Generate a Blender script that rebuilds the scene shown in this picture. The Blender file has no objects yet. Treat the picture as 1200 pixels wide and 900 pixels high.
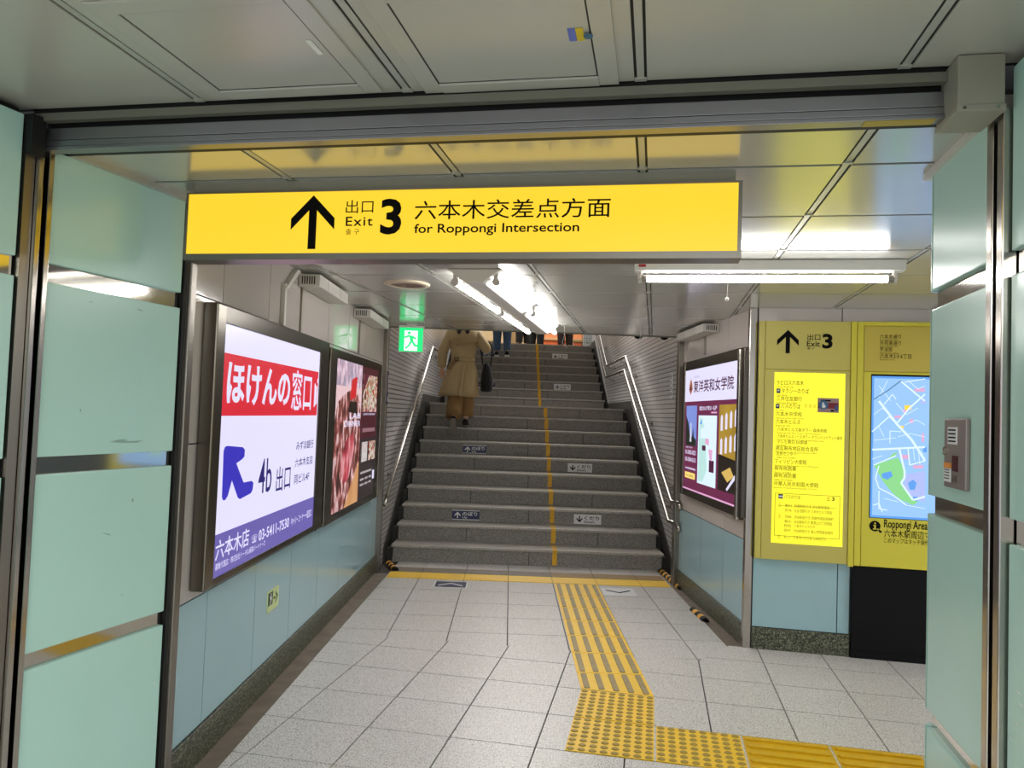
import bpy, bmesh, math, random
from mathutils import Vector, Matrix
random.seed(7)
sc = bpy.context.scene
COL = sc.collection
# ------------------------------------------------------------------ camera
FPX, PITCH, ROLL, CAM_H = 880.76, .040085, .0360425, 1.5
cp, sp, cr, sr = math.cos(PITCH), math.sin(PITCH), math.cos(ROLL), math.sin(ROLL)
CF = Vector((0, cp, sp)); _U = Vector((0, -sp, cp)); _R = Vector((1, 0, 0))
CR = cr * _R + sr * _U; CU = -sr * _R + cr * _U
CAM = Vector((0, 0, CAM_H))
cam = bpy.data.cameras.new('camera'); camo = bpy.data.objects.new('camera', cam); COL.objects.link(camo)
cam.sensor_fit = 'HORIZONTAL'; cam.sensor_width = 36.0; cam.lens = 36.0 * FPX / 1200.0
cam.clip_start = .05; cam.clip_end = 100
Mx = Matrix((CR, CU, -CF)).transposed().to_4x4(); Mx.translation = CAM
camo.matrix_world = Mx
sc.camera = camo
# ------------------------------------------------------------------ world, exposure, large lights
sc.view_settings.view_transform = 'Standard'; sc.view_settings.look = 'None'
sc.view_settings.exposure = 0.0; sc.view_settings.gamma = 1.0; sc.view_settings.use_curve_mapping = False
W = bpy.data.worlds.new('world'); sc.world = W; W.use_nodes = True
W.node_tree.nodes['Background'].inputs[0].default_value = (.93, .97, 1.0, 1)
W.node_tree.nodes['Background'].inputs[1].default_value = .95
def area(name, loc, rot, sx, sy, power, col=(1, 1, 1)):
    l = bpy.data.lights.new(name, 'AREA'); l.shape = 'RECTANGLE'; l.size = sx; l.size_y = sy; l.energy = power; l.color = col
    o = bpy.data.objects.new(name, l); COL.objects.link(o); o.location = loc; o.rotation_euler = rot; return o
area('concourse_light', (.45, -.2, 2.30), (0, 0, 0), 1.6, .12, 30, (.95, 1, .97))
area('concourse_light', (.1, -1.2, 2.30), (0, 0, 0), 2.4, .2, 90, (.95, 1, .97))
area('side_passage_light', (3.6, 3.4, 2.22), (0, 0, 0), .2, 1.2, 22, (1, 1, 1))
area('stairwell_light', (.2, 10.2, 3.9), (math.radians(-25), 0, 0), 1.6, 1.2, 95, (1, .98, .95))
area('street_level_light', (.2, 16.0, 5.2), (0, 0, 0), 3.0, 2.0, 150, (1, .95, .88))
TUBE = 26.0
# ------------------------------------------------------------------ helpers
def S(r, g, b):
    f = lambda c: (c / 255) / 12.92 if c <= 10.31 else ((c / 255 + .055) / 1.055) ** 2.4
    return (f(r), f(g), f(b), 1)
def mat(name, col, rough=.5, metal=0., spec=.5, emit=0., emit_col=None, ior=None, coat=0.):
    m = bpy.data.materials.new(name); m.use_nodes = True
    b = m.node_tree.nodes['Principled BSDF']
    b.inputs['Base Color'].default_value = col
    b.inputs['Roughness'].default_value = rough; b.inputs['Metallic'].default_value = metal
    b.inputs['Specular IOR Level'].default_value = spec
    if ior: b.inputs['IOR'].default_value = ior
    if coat: b.inputs['Coat Weight'].default_value = coat; b.inputs['Coat Roughness'].default_value = .05
    if emit:
        b.inputs['Emission Color'].default_value = emit_col or col; b.inputs['Emission Strength'].default_value = emit
    m.diffuse_color = col
    return m
def speckle(m, scale, cols, detail=2.0, kind='noise', bump=0., target='Base Color', stops=None, vec='Object', emit=False, stretch=(1, 1, 1)):
    nt = m.node_tree; N = nt.nodes; L = nt.links; b = N['Principled BSDF']
    tc = N.new('ShaderNodeTexCoord'); mp = N.new('ShaderNodeMapping'); mp.inputs['Scale'].default_value = stretch; mp.inputs['Rotation'].default_value = (.31, .47, .23) if stretch == (1, 1, 1) else (0, 0, 0)
    L.new(tc.outputs[vec], mp.inputs[0])
    if kind == 'noise':
        t = N.new('ShaderNodeTexNoise'); t.inputs['Detail'].default_value = detail; out = t.outputs['Fac']
    else:
        t = N.new('ShaderNodeTexVoronoi'); out = t.outputs['Color']
    t.inputs['Scale'].default_value = scale
    L.new(mp.outputs[0], t.inputs['Vector'])
    r = N.new('ShaderNodeValToRGB'); e = r.color_ramp.elements
    n = len(cols); stops = stops or [i / (n - 1) for i in range(n)]
    while len(e) < n: e.new(.5)
    for i in range(n): e[i].position = stops[i]; e[i].color = cols[i]
    L.new(out, r.inputs[0]); L.new(r.outputs[0], b.inputs[target])
    if emit: L.new(r.outputs[0], b.inputs['Emission Color'])
    if bump:
        bp = N.new('ShaderNodeBump'); bp.inputs['Strength'].default_value = bump; bp.inputs['Distance'].default_value = .01
        L.new(out, bp.inputs['Height']); L.new(bp.outputs[0], b.inputs['Normal'])
    return m
def inv(root): return root.matrix_world.inverted()
def prop(o, label=None, cat=None, group=None, kind=None):
    if label: o['label'] = label
    if cat: o['category'] = cat
    if group: o['group'] = group
    if kind: o['kind'] = kind
    return o
def thing(name, label, cat, loc, group=None):
    o = bpy.data.objects.new(name, None); COL.objects.link(o); o.empty_display_size = .05
    o.matrix_world = Matrix.Translation(Vector(loc)); return prop(o, label, cat, group)
def link(name, me, m=None, parent=None, kind=None, label=None, smooth=False):
    o = bpy.data.objects.new(name, me); COL.objects.link(o)
    if m is not None:
        me.materials.clear()
        for x in (m if isinstance(m, (list, tuple)) else [m]): me.materials.append(x)
    if parent is not None:
        o.parent = parent
        # children are modelled in world coordinates
        p = Matrix.Identity(4); q = parent
        chain = []
        o.matrix_parent_inverse = parent.matrix_world.inverted()
    if smooth:
        for p_ in me.polygons: p_.use_smooth = True
    if kind: o['kind'] = kind
    if label: o['label'] = label
    return o
class MB:
    """collects polygons of one object"""
    def __init__(s): s.v = []; s.f = []; s.mi = []
    def poly(s, pts, mi=0):
        i = len(s.v); s.v += [tuple(p) for p in pts]; s.f.append(tuple(range(i, i + len(pts)))); s.mi.append(mi)
    def grid(s, rings, closed=True, caps=True, mi=0):
        i = len(s.v); n = len(rings[0])
        for r in rings: s.v += [tuple(p) for p in r]
        for a in range(len(rings) - 1):
            for b in range(n if closed else n - 1):
                c = (b + 1) % n
                s.f.append((i + a * n + b, i + a * n + c, i + (a + 1) * n + c, i + (a + 1) * n + b)); s.mi.append(mi)
        if caps:
            s.f.append(tuple(i + k for k in reversed(range(n)))); s.mi.append(mi)
            j = i + (len(rings) - 1) * n
            s.f.append(tuple(j + k for k in range(n))); s.mi.append(mi)
    def prism(s, pts, ext, mi=0):
        """closed polygon swept by a vector"""
        e = Vector(ext); a = [Vector(p) for p in pts]; s.grid([a, [p + e for p in a]], True, True, mi)
    def tube(s, path, r, n=10, mi=0):
        P = [Vector(p) for p in path]; rings = []; prev = None
        for k, p in enumerate(P):
            t = ((P[min(k + 1, len(P) - 1)] - p).normalized() + (p - P[max(k - 1, 0)]).normalized()).normalized()
            if prev is None:
                a = t.cross(Vector((0, 0, 1)));
                if a.length < .01: a = t.cross(Vector((1, 0, 0)))
                a.normalize()
            else: a = (prev - t * prev.dot(t)).normalized()
            prev = a; b = t.cross(a); rr = r[k] if isinstance(r, (list, tuple)) else r
            rings.append([p + a * rr * math.cos(2 * math.pi * j / n) + b * rr * math.sin(2 * math.pi * j / n) for j in range(n)])
        s.grid(rings, True, True, mi)
    def build(s, name, m, parent=None, kind=None, label=None, smooth=False, bevel=0, fixn=True):
        me = bpy.data.meshes.new(name); me.from_pydata(s.v, [], s.f)
        for p, k in zip(me.polygons, s.mi): p.material_index = k
        if fixn:
            bm = bmesh.new(); bm.from_mesh(me); bmesh.ops.recalc_face_normals(bm, faces=bm.faces)
            if bevel:
                bmesh.ops.remove_doubles(bm, verts=bm.verts, dist=1e-5)
                bmesh.ops.bevel(bm, geom=[e for e in bm.edges if len(e.link_faces) == 2 and e.calc_face_angle(0) > .5], offset=bevel, segments=2, affect='EDGES', profile=.6)
            bm.to_mesh(me); bm.free()
        me.update()
        return link(name, me, m, parent, kind, label, smooth)
class Fr:
    """a plane standing in the place: origin O, right R, up U, outward N"""
    def __init__(s, O, R, U=(0, 0, 1)):
        s.O = Vector(O); s.R = Vector(R).normalized(); s.U = Vector(U).normalized(); s.N = s.R.cross(s.U)
    def p(s, x, y, n=0): return s.O + s.R * x + s.U * y + s.N * n
    def px(s, X, Y, n=0):
        """the point of the plane seen at photograph pixel X, Y"""
        d = CR * ((X - 600) / FPX) - CU * ((Y - 450) / FPX) + CF
        o = s.O + s.N * n; q = CAM + d * ((o - CAM).dot(s.N) / d.dot(s.N)) - s.O
        return q.dot(s.R), q.dot(s.U)
    def box(s, mb, x0, x1, y0, y1, n0, n1, mi=0):
        a = [s.p(x0, y0, n0), s.p(x1, y0, n0), s.p(x1, y1, n0), s.p(x0, y1, n0)]
        mb.prism(a, s.N * (n1 - n0), mi)
    def quad(s, mb, x0, x1, y0, y1, n, mi=0): mb.poly([s.p(x0, y0, n), s.p(x1, y0, n), s.p(x1, y1, n), s.p(x0, y1, n)], mi)
    def pts(s, mb, P, n, mi=0): mb.poly([s.p(x, y, n) for x, y in P], mi)
    def slab(s, mb, P, n0, n1, mi=0): mb.prism([s.p(x, y, n0) for x, y in P], s.N * (n1 - n0), mi)
def text(body, fr, x0, x1, y0, y1, n, m, parent, name='lettering', bold=0., lines=1, align='LEFT', label=None, spacing=1.0, shear=0):
    cu = bpy.data.curves.new('t', 'FONT'); cu.body = body; cu.size = 1; cu.offset = bold; cu.align_x = align; cu.resolution_u = 3
    cu.space_character = spacing; cu.shear = shear
    o = bpy.data.objects.new('t', cu); COL.objects.link(o)
    dg = bpy.context.evaluated_depsgraph_get(); ev = o.evaluated_get(dg)
    me = bpy.data.meshes.new_from_object(ev)
    bpy.data.objects.remove(o); bpy.data.curves.remove(cu)
    if not me.vertices: return None
    xs = [v.co.x for v in me.vertices]; ys = [v.co.y for v in me.vertices]
    ax, bx, ay, by = min(xs), max(xs), min(ys), max(ys)
    if y1 is None:       # keep the aspect
        k = (x1 - x0) / (bx - ax); y1 = y0 + k * (by - ay)
    for v in me.vertices:
        v.co = fr.p(x0 + (v.co.x - ax) / (bx - ax) * (x1 - x0), y0 + (v.co.y - ay) / max(by - ay, 1e-6) * (y1 - y0), n)
    me.name = name
    return link(name, me, m, parent, None, label)
def tpx(body, fr, X0, Y0, X1, Y1, n, m, parent, **k):
    """lettering whose lower-left corner is at X0,Y0 and upper-right corner at X1,Y1"""
    a, b = fr.px(X0, Y0, n), fr.px(X1, Y1, n)
    return text(body, fr, a[0], b[0], a[1], b[1], n, m, parent, **k)
def rot(x, y, a): return x * math.cos(a) - y * math.sin(a), x * math.sin(a) + y * math.cos(a)
def arrow_pts(cx, y0, y1, w, th):
    """upward arrow: shaft with two slanted barbs cut off vertically"""
    h = y1 - y0; hw = w / 2; t = th / 2; k = th * 1.35
    return [(cx, y1), (cx + hw, y1 - hw), (cx + hw, y1 - hw - k), (cx + t, y1 - k - t * .9), (cx + t, y0), (cx - t, y0), (cx - t, y1 - k - t * .9), (cx - hw, y1 - hw - k), (cx - hw, y1 - hw)]
def arrow(fr, cx, y0, y1, w, th, n, m, parent, flip=False, name='arrow'):
    mb = MB(); P = arrow_pts(cx, y0, y1, w, th)
    if flip: P = [(x, y0 + y1 - y) for x, y in P]
    # split into convex pieces
    A = P
    for idx in ((0, 1, 2, 3), (0, 3, 6), (3, 4, 5, 6), (0, 6, 7, 8)):
        fr.pts(mb, [A[i] for i in idx], n)
    return mb.build(name, m, parent, fixn=False)
def disc(mb, c, a, b, r, n=20, mi=0): mb.poly([Vector(c) + Vector(a) * r * math.cos(2 * math.pi * k / n) + Vector(b) * r * math.sin(2 * math.pi * k / n) for k in range(n)], mi)
# ------------------------------------------------------------------ materials
M = {}
M['enamel'] = mat('enamel_ceiling_panel', S(196, 195, 188), .165, .34, .6)
M['enamel_near'] = mat('enamel_concourse_panel', S(184, 182, 171), .25, .14, .5)
M['ceil_gap'] = mat('ceiling_joint', S(22, 22, 20), .7)
M['ceil_bead'] = mat('ceiling_bead', S(178, 178, 168), .3, .2)
M['dark'] = mat('dark_gap', S(16, 15, 14), .6)
M['black'] = mat('black_lacquer', S(5, 5, 6), .55, 0, .2)
M['steel'] = mat('stainless_steel', S(178, 172, 164), .16, 1.)
M['steel_dull'] = mat('brushed_steel', S(140, 134, 126), .34, 1.)
M['mirror'] = mat('polished_steel_strip', S(200, 196, 188), .07, 1.)
M['alu'] = mat('aluminium_rail', S(150, 150, 154), .32, .9)
M['green'] = speckle(mat('green_enamel_panel', S(184, 221, 211), .22, 0, .5), 3.0, [S(180, 218, 207), S(188, 224, 214)], 3)
M['green_edge'] = mat('green_panel_edge', S(172, 205, 192), .3)
M['blue'] = mat('blue_glazed_tile', S(156, 190, 198), .03, 0, .6)
M['grout'] = mat('tile_grout', S(70, 78, 80), .8)
M['gray_tile'] = mat('grey_glazed_tile', S(190, 182, 176), .05, 0, .6)
M['granite'] = speckle(mat('dark_granite', S(60, 64, 50), .35), 150, [S(20, 22, 16), S(60, 62, 48), S(150, 152, 124)], kind='voronoi')
M['terrazzo'] = speckle(mat('speckled_floor_tile', S(196, 192, 188), .33, 0, .4), 165, [S(112, 106, 101), S(200, 195, 190), S(212, 208, 204), S(240, 238, 236)], 2, stops=[.32, .43, .58, .72])
M['joint'] = mat('floor_joint', S(58, 54, 50), .8)
M['drain'] = speckle(mat('stained_drain_concrete', S(98, 88, 78), .6), 9, [S(92, 80, 68), S(142, 128, 114)], 5)
M['kerb'] = speckle(mat('drain_kerb', S(84, 84, 72), .5), 140, [S(50, 52, 42), S(110, 110, 94)], kind='voronoi')
M['tyellow'] = speckle(mat('tactile_yellow', S(252, 206, 30), .45), 14, [S(236, 188, 26), S(252, 210, 44)], 4)
M['tworn'] = speckle(mat('worn_tactile_bar', S(158, 138, 98), .55), 30, [S(140, 122, 88), S(176, 154, 104)], 3)
M['tdot'] = mat('worn_tactile_dot', S(168, 138, 52), .5)
M['tyellow2'] = mat('tactile_yellow_bar', S(214, 168, 12), .4)
M['tbrown'] = speckle(mat('worn_brown_strip', S(150, 112, 50), .6), 10, [S(130, 112, 84), S(160, 118, 44)], 4)
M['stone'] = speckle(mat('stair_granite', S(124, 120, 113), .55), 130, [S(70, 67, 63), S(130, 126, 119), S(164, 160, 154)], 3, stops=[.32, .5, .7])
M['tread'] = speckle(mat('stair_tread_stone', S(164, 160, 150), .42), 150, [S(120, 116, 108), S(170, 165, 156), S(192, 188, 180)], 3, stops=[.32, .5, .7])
M['stringer'] = speckle(mat('dark_stringer_stone', S(52, 50, 48), .45), 120, [S(34, 33, 32), S(66, 64, 60)], 3)
M['stripe'] = speckle(mat('worn_yellow_stripe', S(226, 172, 22), .5), 24, [S(206, 152, 18), S(236, 184, 34)], 4)
M['white'] = mat('white_enamel', S(222, 220, 214), .35)
M['offwhite'] = mat('offwhite_plastic', S(204, 200, 192), .45)
M['beige_box'] = mat('grey_beige_painted_steel', S(150, 147, 132), .45)
M['board'] = mat('olive_yellow_board', S(198, 186, 92), .4)
M['board_dark'] = mat('ochre_yellow_board', S(200, 180, 70), .4)
M['board_bright'] = mat('yellow_board_frame', S(214, 202, 58), .38)
M['ink'] = mat('black_ink', S(8, 7, 7), .8, 0, .15)
M['ink_soft'] = mat('dark_brown_ink', S(72, 63, 22), .8, 0, .15)
M['ink_small'] = mat('faint_brown_ink', S(132, 118, 34), .8, 0, .15)
M['navy'] = mat('navy_plate', S(22, 30, 78), .35)
M['platewhite'] = mat('white_plate', S(226, 226, 226), .35)
def glow(name, rgb, k=1.0): return mat(name, S(*[c * .5 for c in rgb]), .25, 0, .5, k, S(*rgb))
M['g_sign'] = glow('lit_yellow_sign', (255, 212, 48), .97)
M['g_white'] = glow('lit_white_poster', (226, 222, 252), .95)
M['g_red'] = glow('lit_red_band', (226, 40, 58), .8)
M['g_blue'] = glow('lit_blue_arrow', (58, 52, 196), .8)
M['g_ink'] = glow('lit_navy_ink', (44, 36, 120), .7)
M['g_violet'] = glow('lit_violet_band', (108, 98, 178), .85)
M['g_maroon'] = glow('lit_maroon', (112, 38, 78), .8)
M['g_list'] = glow('lit_yellow_list', (255, 246, 48), .95)
M['g_screen'] = glow('lit_map_blue', (150, 196, 250), .95)
M['g_road'] = glow('map_road', (216, 236, 252), 1.0)
M['g_park'] = glow('map_park', (140, 218, 140), .9)
M['g_pond'] = glow('map_pond', (92, 160, 240), .9)
M['g_pink'] = glow('map_pink', (226, 170, 210), .9)
M['g_block'] = glow('map_block', (172, 186, 240), .95)
M['g_rail'] = glow('map_rail', (96, 140, 176), .9)
M['g_exit'] = glow('lit_exit_green', (30, 214, 120), 1.3)
M['g_exit_w'] = glow('lit_exit_white', (232, 255, 244), 1.3)
M['tube'] = mat('lit_tube', S(255, 255, 255), .4, 0, .5, TUBE, (1, .985, .97, 1))
# ------------------------------------------------------------------ frames of the place
CEIL, NEARC = 2.28, 2.366
D2A = .18944
T2 = Vector((math.cos(D2A), -math.sin(D2A), 0)); V2 = Vector((math.sin(D2A), math.cos(D2A), 0))
yl = math.radians(.8076)
FL = Fr((-1.268, 3.228, 0), (math.sin(yl), math.cos(yl), 0))            # passage wall with the two posters
yr = math.radians(178.152)
FRW = Fr((1.574, 6.831, 0), (math.sin(yr), math.cos(yr), 0))            # passage wall with the school poster
FB = Fr((1.658, 5.084, 0), T2)                                          # wall with the yellow boards
y3 = math.radians(18.3)
FG = Fr((-1.255, 2.87, 0), (math.sin(y3), math.cos(y3), 0))             # green panels beside the gate
y4 = math.radians(12.5)
FC = Fr((1.14, 1.761, 0), (-math.sin(y4), -math.cos(y4), 0))            # green pillar across from them
FGATE = Fr((-1.457, 2.258, 0), T2)
def uv(u, v, z): return T2 * u + V2 * v + Vector((0, 0, z))
def clip(P, a, b, c):
    """keep a*x+b*y<=c"""
    out = []
    for i in range(len(P)):
        p, q = P[i], P[(i + 1) % len(P)]; dp, dq = a * p[0] + b * p[1] - c, a * q[0] + b * q[1] - c
        if dp <= 0: out.append(p)
        if (dp < 0) != (dq < 0) and abs(dp - dq) > 1e-9:
            t = dp / (dp - dq); out.append((p[0] + (q[0] - p[0]) * t, p[1] + (q[1] - p[1]) * t))
    return out
def half(p, q):
    """half plane on the left-hand side of p->q, as a,b,c"""
    dx, dy = q[0] - p[0], q[1] - p[1]; return (dy, -dx, dy * p[0] - dx * p[1])
# ------------------------------------------------------------------ floor
KA, KB = (-.77, 5.04), (1.24, 4.78)
KINK_UP = half(KA, KB)          # the side towards the stairs
KINK_DN = tuple(-x for x in KINK_UP)
K2_UP = half((1.24, 4.78), (1.51, 5.10)); K2_DN = tuple(-x for x in K2_UP)
LEFT_OK = half((-1.07, 6.96), (-1.155, 3.16)); LEFT_OK = LEFT_OK if LEFT_OK[0] * 0 + LEFT_OK[1] * 5 <= LEFT_OK[2] else tuple(-x for x in LEFT_OK)
RIGHT_X = 1.50
mb = MB(); mb.prism([(-4, -3, -.012), (6, -3, -.012), (6, 7.6, -.012), (-4, 7.6, -.012)], (0, 0, -.1))
floor = mb.build('floor', M['joint'], kind='structure')
tiles = MB(); g = .0036
def put_tile(P, z=0.0):
    if len(P) >= 3:
        area_ = abs(sum(P[i][0] * P[(i + 1) % len(P)][1] - P[(i + 1) % len(P)][0] * P[i][1] for i in range(len(P)))) / 2
        if area_ > 2e-4: tiles.prism([(x, y, -.012) for x, y in P], (0, 0, .012 + z))
for i in range(-4, 5):
    for j in range(-3, 8):
        x0, x1 = .03 + .4 * i, .43 + .4 * i; a, b = 6.8 - .4 * (j + 1), 6.8 - .4 * j
        if j < 0: a, b = (6.8, 7.05) if j == -1 else ((7.05, 7.26) if j == -2 else (7.26, 7.545))
        P = [(x0 + g, a + g), (x1 - g, a + g), (x1 - g, b - g), (x0 + g, b - g)]
        for cut in ((KINK_UP, (1, 0, 1.24)), (K2_UP, (-1, 0, -1.24))):
            Q = P
            for h in cut + (LEFT_OK, (1, 0, RIGHT_X)): Q = clip(Q, *h) if Q else Q
            if Q: put_tile(Q)
for i in range(-9, 12):
    for j in range(-14, 6):
        u0, u1 = -.49 + .4 * i, -.09 + .4 * i; v0, v1 = 3.43 + .393 * j, 3.43 + .393 * (j + 1)
        P = [(lambda w: (w.x, w.y))(uv(u, v, 0)) for u, v in ((u0 + g, v0 + g), (u1 - g, v0 + g), (u1 - g, v1 - g), (u0 + g, v1 - g))]
        c = (sum(p[0] for p in P) / 4, sum(p[1] for p in P) / 4)
        for cut in ((KINK_DN, (1, 0, 1.24)), (K2_DN, (-1, 0, -1.24))):
            Q = P
            for h in cut: Q = clip(Q, *h) if Q else Q
            if c[1] > 3.0 and Q: Q = clip(Q, *LEFT_OK)
            # stop at the wall with the boards
            h = half((1.51, 5.112), (4.2, 5.112 - 2.69 * math.tan(D2A))); h = h if h[0] * 1 + h[1] * 1 <= h[2] else tuple(-x for x in h)
            if c[0] > 1.0 and Q: Q = clip(Q, *h)
            if Q: put_tile(Q)
tiles.build('floor_tile', M['terrazzo'], floor, kind='structure')
mb = MB()     # drains along both walls
mb.poly([(-1.30, 2.75, -.008), (-1.155, 2.75, -.008), (-1.072, 7.0, -.008), (-1.21, 7.0, -.008)])
mb.poly([(1.50, 5.06, -.008), (1.66, 5.04, -.008), (1.58, 7.5, -.008), (1.49, 7.5, -.008)])
mb.build('floor_drain', M['drain'], floor, kind='structure')
mb = MB()
mb.prism([(-1.165, 2.75, -.01), (-1.150, 2.75, -.01), (-1.066, 7.0, -.01), (-1.082, 7.0, -.01)], (0, 0, .0085))
mb.build('floor_drain_kerb', M['kerb'], floor, kind='structure')
# ------------------------------------------------------------------ ceilings
def ceiling(name, z, us, vs, m, region, gap=.017, bead=None, thick=.0045):
    base = MB(); base.prism([(x, y, z + thick) for x, y in region], (0, 0, .05)); root = base.build(name, M['ceil_gap'], kind='structure')
    pan = MB()
    hs = [half(region[i], region[(i + 1) % len(region)]) for i in range(len(region))]
    cx = sum(p[0] for p in region) / len(region); cy = sum(p[1] for p in region) / len(region)
    hs = [h if h[0] * cx + h[1] * cy <= h[2] else tuple(-x for x in h) for h in hs]
    bd = MB()
    def put(mb_, u0, u1, v0, v1, zz, t):
        P = [(lambda w: (w.x, w.y))(uv(u, v, 0)) for u, v in ((u0, v0), (u1, v0), (u1, v1), (u0, v1))]
        for h in hs: P = clip(P, *h) if P else P
        if len(P) >= 3: mb_.prism([(x, y, zz) for x, y in P], (0, 0, t))
    for a, b in zip(us, us[1:]):
        for c, d in zip(vs, vs[1:]):
            put(pan, a + .016, b - .016, c + gap / 2, d - gap / 2, z, thick)
    for a in us:
        put(bd, a - .009, a + .009, vs[0], vs[-1], z + .0015, .004)
        for v_ in vs[1:]: put(bd, a - .015, a + .015, v_ - .022, v_ - .007, z - .002, .005)
    pan.build('ceiling_panel', m, root, kind='structure'); bd.build('ceiling_bead', M['ceil_bead'], root, kind='structure')
    return root
US = [-.06 + .6 * k for k in range(-5, 8)]
ceiling('ceiling', CEIL, US, [1.98, 2.36, 2.94] + [2.94 + .585 * k for k in range(1, 10)], M['enamel'],
        [(-1.72, 2.36), (4.2, 1.224), (4.2, 7.02), (-1.72, 7.02)])
ceiling('ceiling_concourse', NEARC, [-.06 + .625 * k for k in range(-5, 6)], [-2.6, -1.4, -.2, 1.0, 1.925], M['enamel_near'],
        [(-2.6, -2.4), (-2.6, 2.475), (2.6, 1.477), (2.6, -2.4)])
# closing fascia and the sloped ceiling over the stairs
mb = MB(); mb.prism([(-1.26, 7.02, CEIL - .004), (1.62, 7.02, CEIL - .004), (1.62, 7.08, CEIL - .004), (-1.26, 7.08, CEIL - .004)], (0, 0, .35))
mb.build('trim_1', mat('green_painted_edge', S(96, 104, 84), .5), kind='structure')
mb = MB(); mb.prism([(-1.3, 7.08, 2.63), (1.75, 7.08, 2.63), (1.75, 14.8, 5.7), (-1.3, 14.8, 5.7)], (0, 0, .05))
mb.build('ceiling_stairwell', M['offwhite'], kind='structure')
# ceiling trim strip just in front of the shutter rail
mb = MB(); FGATE.box(mb, -.02, 2.62, 2.330, 2.353, .002, .026); mb.build('trim_2', mat('lintel_bead', S(122, 122, 110), .35, .3), kind='structure')
mb = MB(); FGATE.box(mb, -.02, 2.62, 2.353, NEARC + .03, -.08, .014); mb.build('trim_15', M['dark'], kind='structure')
mb = MB(); FGATE.box(mb, -.3, 3.2, 2.30, NEARC + .06, -.12, -.085); mb.build('wall_over_gate', M['dark'], kind='structure')
# access hatches in the concourse ceiling
def hatch(u0, u1, v0, v1, label):
    c = uv((u0 + u1) / 2, (v0 + v1) / 2, NEARC); root = thing('ceiling_hatch', label, 'hatch', c, 'hatches in the concourse ceiling')
    Fh = Fr(uv(0, 0, NEARC), T2, V2)          # N points up, so minus n hangs below
    f = MB(); w = .05
    for a, b, cc, d in ((u0 - w, u0, v0 - w, v1 + w), (u1, u1 + w, v0 - w, v1 + w), (u0, u1, v0 - w, v0), (u0, u1, v1, v1 + w)):
        Fh.box(f, a, b, cc, d, -.006 if a < u0 or b > u1 else -.008, .0)
    f.build('frame', M['enamel_near'], root, bevel=.002)
    t = MB()
    for a, b, cc, d in ((u0, u0 + .004, v0, v1), (u1 - .004, u1, v0, v1), (u0, u1, v0, v0 + .005), (u0, u1, v1 - .005, v1)): Fh.box(t, a, b, cc, d, -.003, -.0005)
    t.build('joint', M['dark'], root)
    p = MB(); Fh.box(p, u0 + .004, u1 - .004, v0 + .005, v1 - .005, -.003, -.0004); p.build('door_panel', M['enamel_near'], root)
    return root
hatch(-1.205, -.80, 1.445, 1.848, 'square access hatch in the ceiling with a small strip of tape near its edge')
hatch(-.585, -.165, 1.475, 1.872, 'square access hatch in the ceiling beside blue and yellow stickers')
Fh = Fr(uv(0, 0, NEARC), T2, V2)
def flat_sticker(name, label, u0, u1, v0, v1, m, extra=None):
    mb_ = MB(); Fh.box(mb_, u0, u1, v0, v1, -.0048, -.0036); o = mb_.build(name, m); return prop(o, label, 'sticker')
flat_sticker('ceiling_sticker', 'small blue sticker on the access hatch beside a yellow sticker', -.217, -.200, 1.63, 1.686, mat('blue_sticker', S(96, 112, 190), .5))
flat_sticker('ceiling_sticker', 'small yellow sticker on the access hatch beside a blue sticker', -.199, -.182, 1.63, 1.686, mat('yellow_sticker', S(216, 186, 34), .5))
mb = MB(); disc(mb, uv(-.172, 1.66, NEARC - .0085), T2, V2 * 1.2, .011); prop(mb.build('ceiling_sticker', mat('teal_sticker', S(30, 98, 128), .4)), 'tiny round teal sticker on the edge of the access hatch', 'sticker')
flat_sticker('ceiling_sticker', 'strip of pale tape on the hatch that has no coloured stickers', -.834, -.820, 1.61, 1.68, M['white'])
# ------------------------------------------------------------------ passage walls
ZB, ZBLUE = .145, .70
def tiled(fr, name, s0, s1, joints, top, zmid, side, extra_cols=()):
    back = MB(); fr.box(back, s0, s1, 0, top, -.12, -.012); root = back.build(name, M['grout'], kind='structure')
    lo, up = MB(), MB(); js = [s0] + [j for j in joints if s0 + .02 < j < s1 - .02] + [s1]; gg = .003
    for a, b in zip(js, js[1:]):
        fr.box(lo, a + gg, b - gg, ZB, ZBLUE - gg, -.012, 0)
        for za, zb in ((ZBLUE + gg, zmid - gg), (zmid + gg, 1.93), (1.936, top)): fr.box(up, a + gg, b - gg, za, zb, -.012, 0)
    lo.build('wall_tile_blue', M['blue'], root, kind='structure'); up.build('wall_tile_grey', M['gray_tile'], root, kind='structure')
    bs = MB(); fr.box(bs, s0, s1, -.02, ZB - .004, -.012, .012); bs.build('baseboard_' + side, M['granite'], kind='structure', bevel=.003)
    return root
tiled(FL, 'wall_left', -.34, 3.86, [.02 + .59 * k for k in range(7)], CEIL + .02, 1.335, 'left')
tiled(FRW, 'wall_right', -.13, 1.72, [.03 + .59 * k for k in range(4)], CEIL + .02, 1.39, 'right')
# wall with the yellow boards
back = MB(); FB.box(back, .0, 3.2, 0, CEIL + .02, -.15, -.014); wb = back.build('wall_boards', M['grout'], kind='structure')
lo, up = MB(), MB()
for a, b in ((.0, .535), (.535, .612)): FB.box(lo, a + .003, b - .003, ZB, .598, -.012, 0)
for a, b in ((.0, .535), (.535, 1.13), (1.13, 1.72), (1.72, 3.2)): FB.box(up, a + .003, b - .003, 2.0, CEIL + .02, -.012, 0)
lo.build('wall_tile_blue', M['blue'], wb, kind='structure'); up.build('wall_tile_grey', M['gray_tile'], wb, kind='structure')
bs = MB(); FB.box(bs, 0, .612, -.02, ZB - .004, -.012, .012); bs.build('baseboard_boards', M['granite'], kind='structure', bevel=.003)
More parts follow.
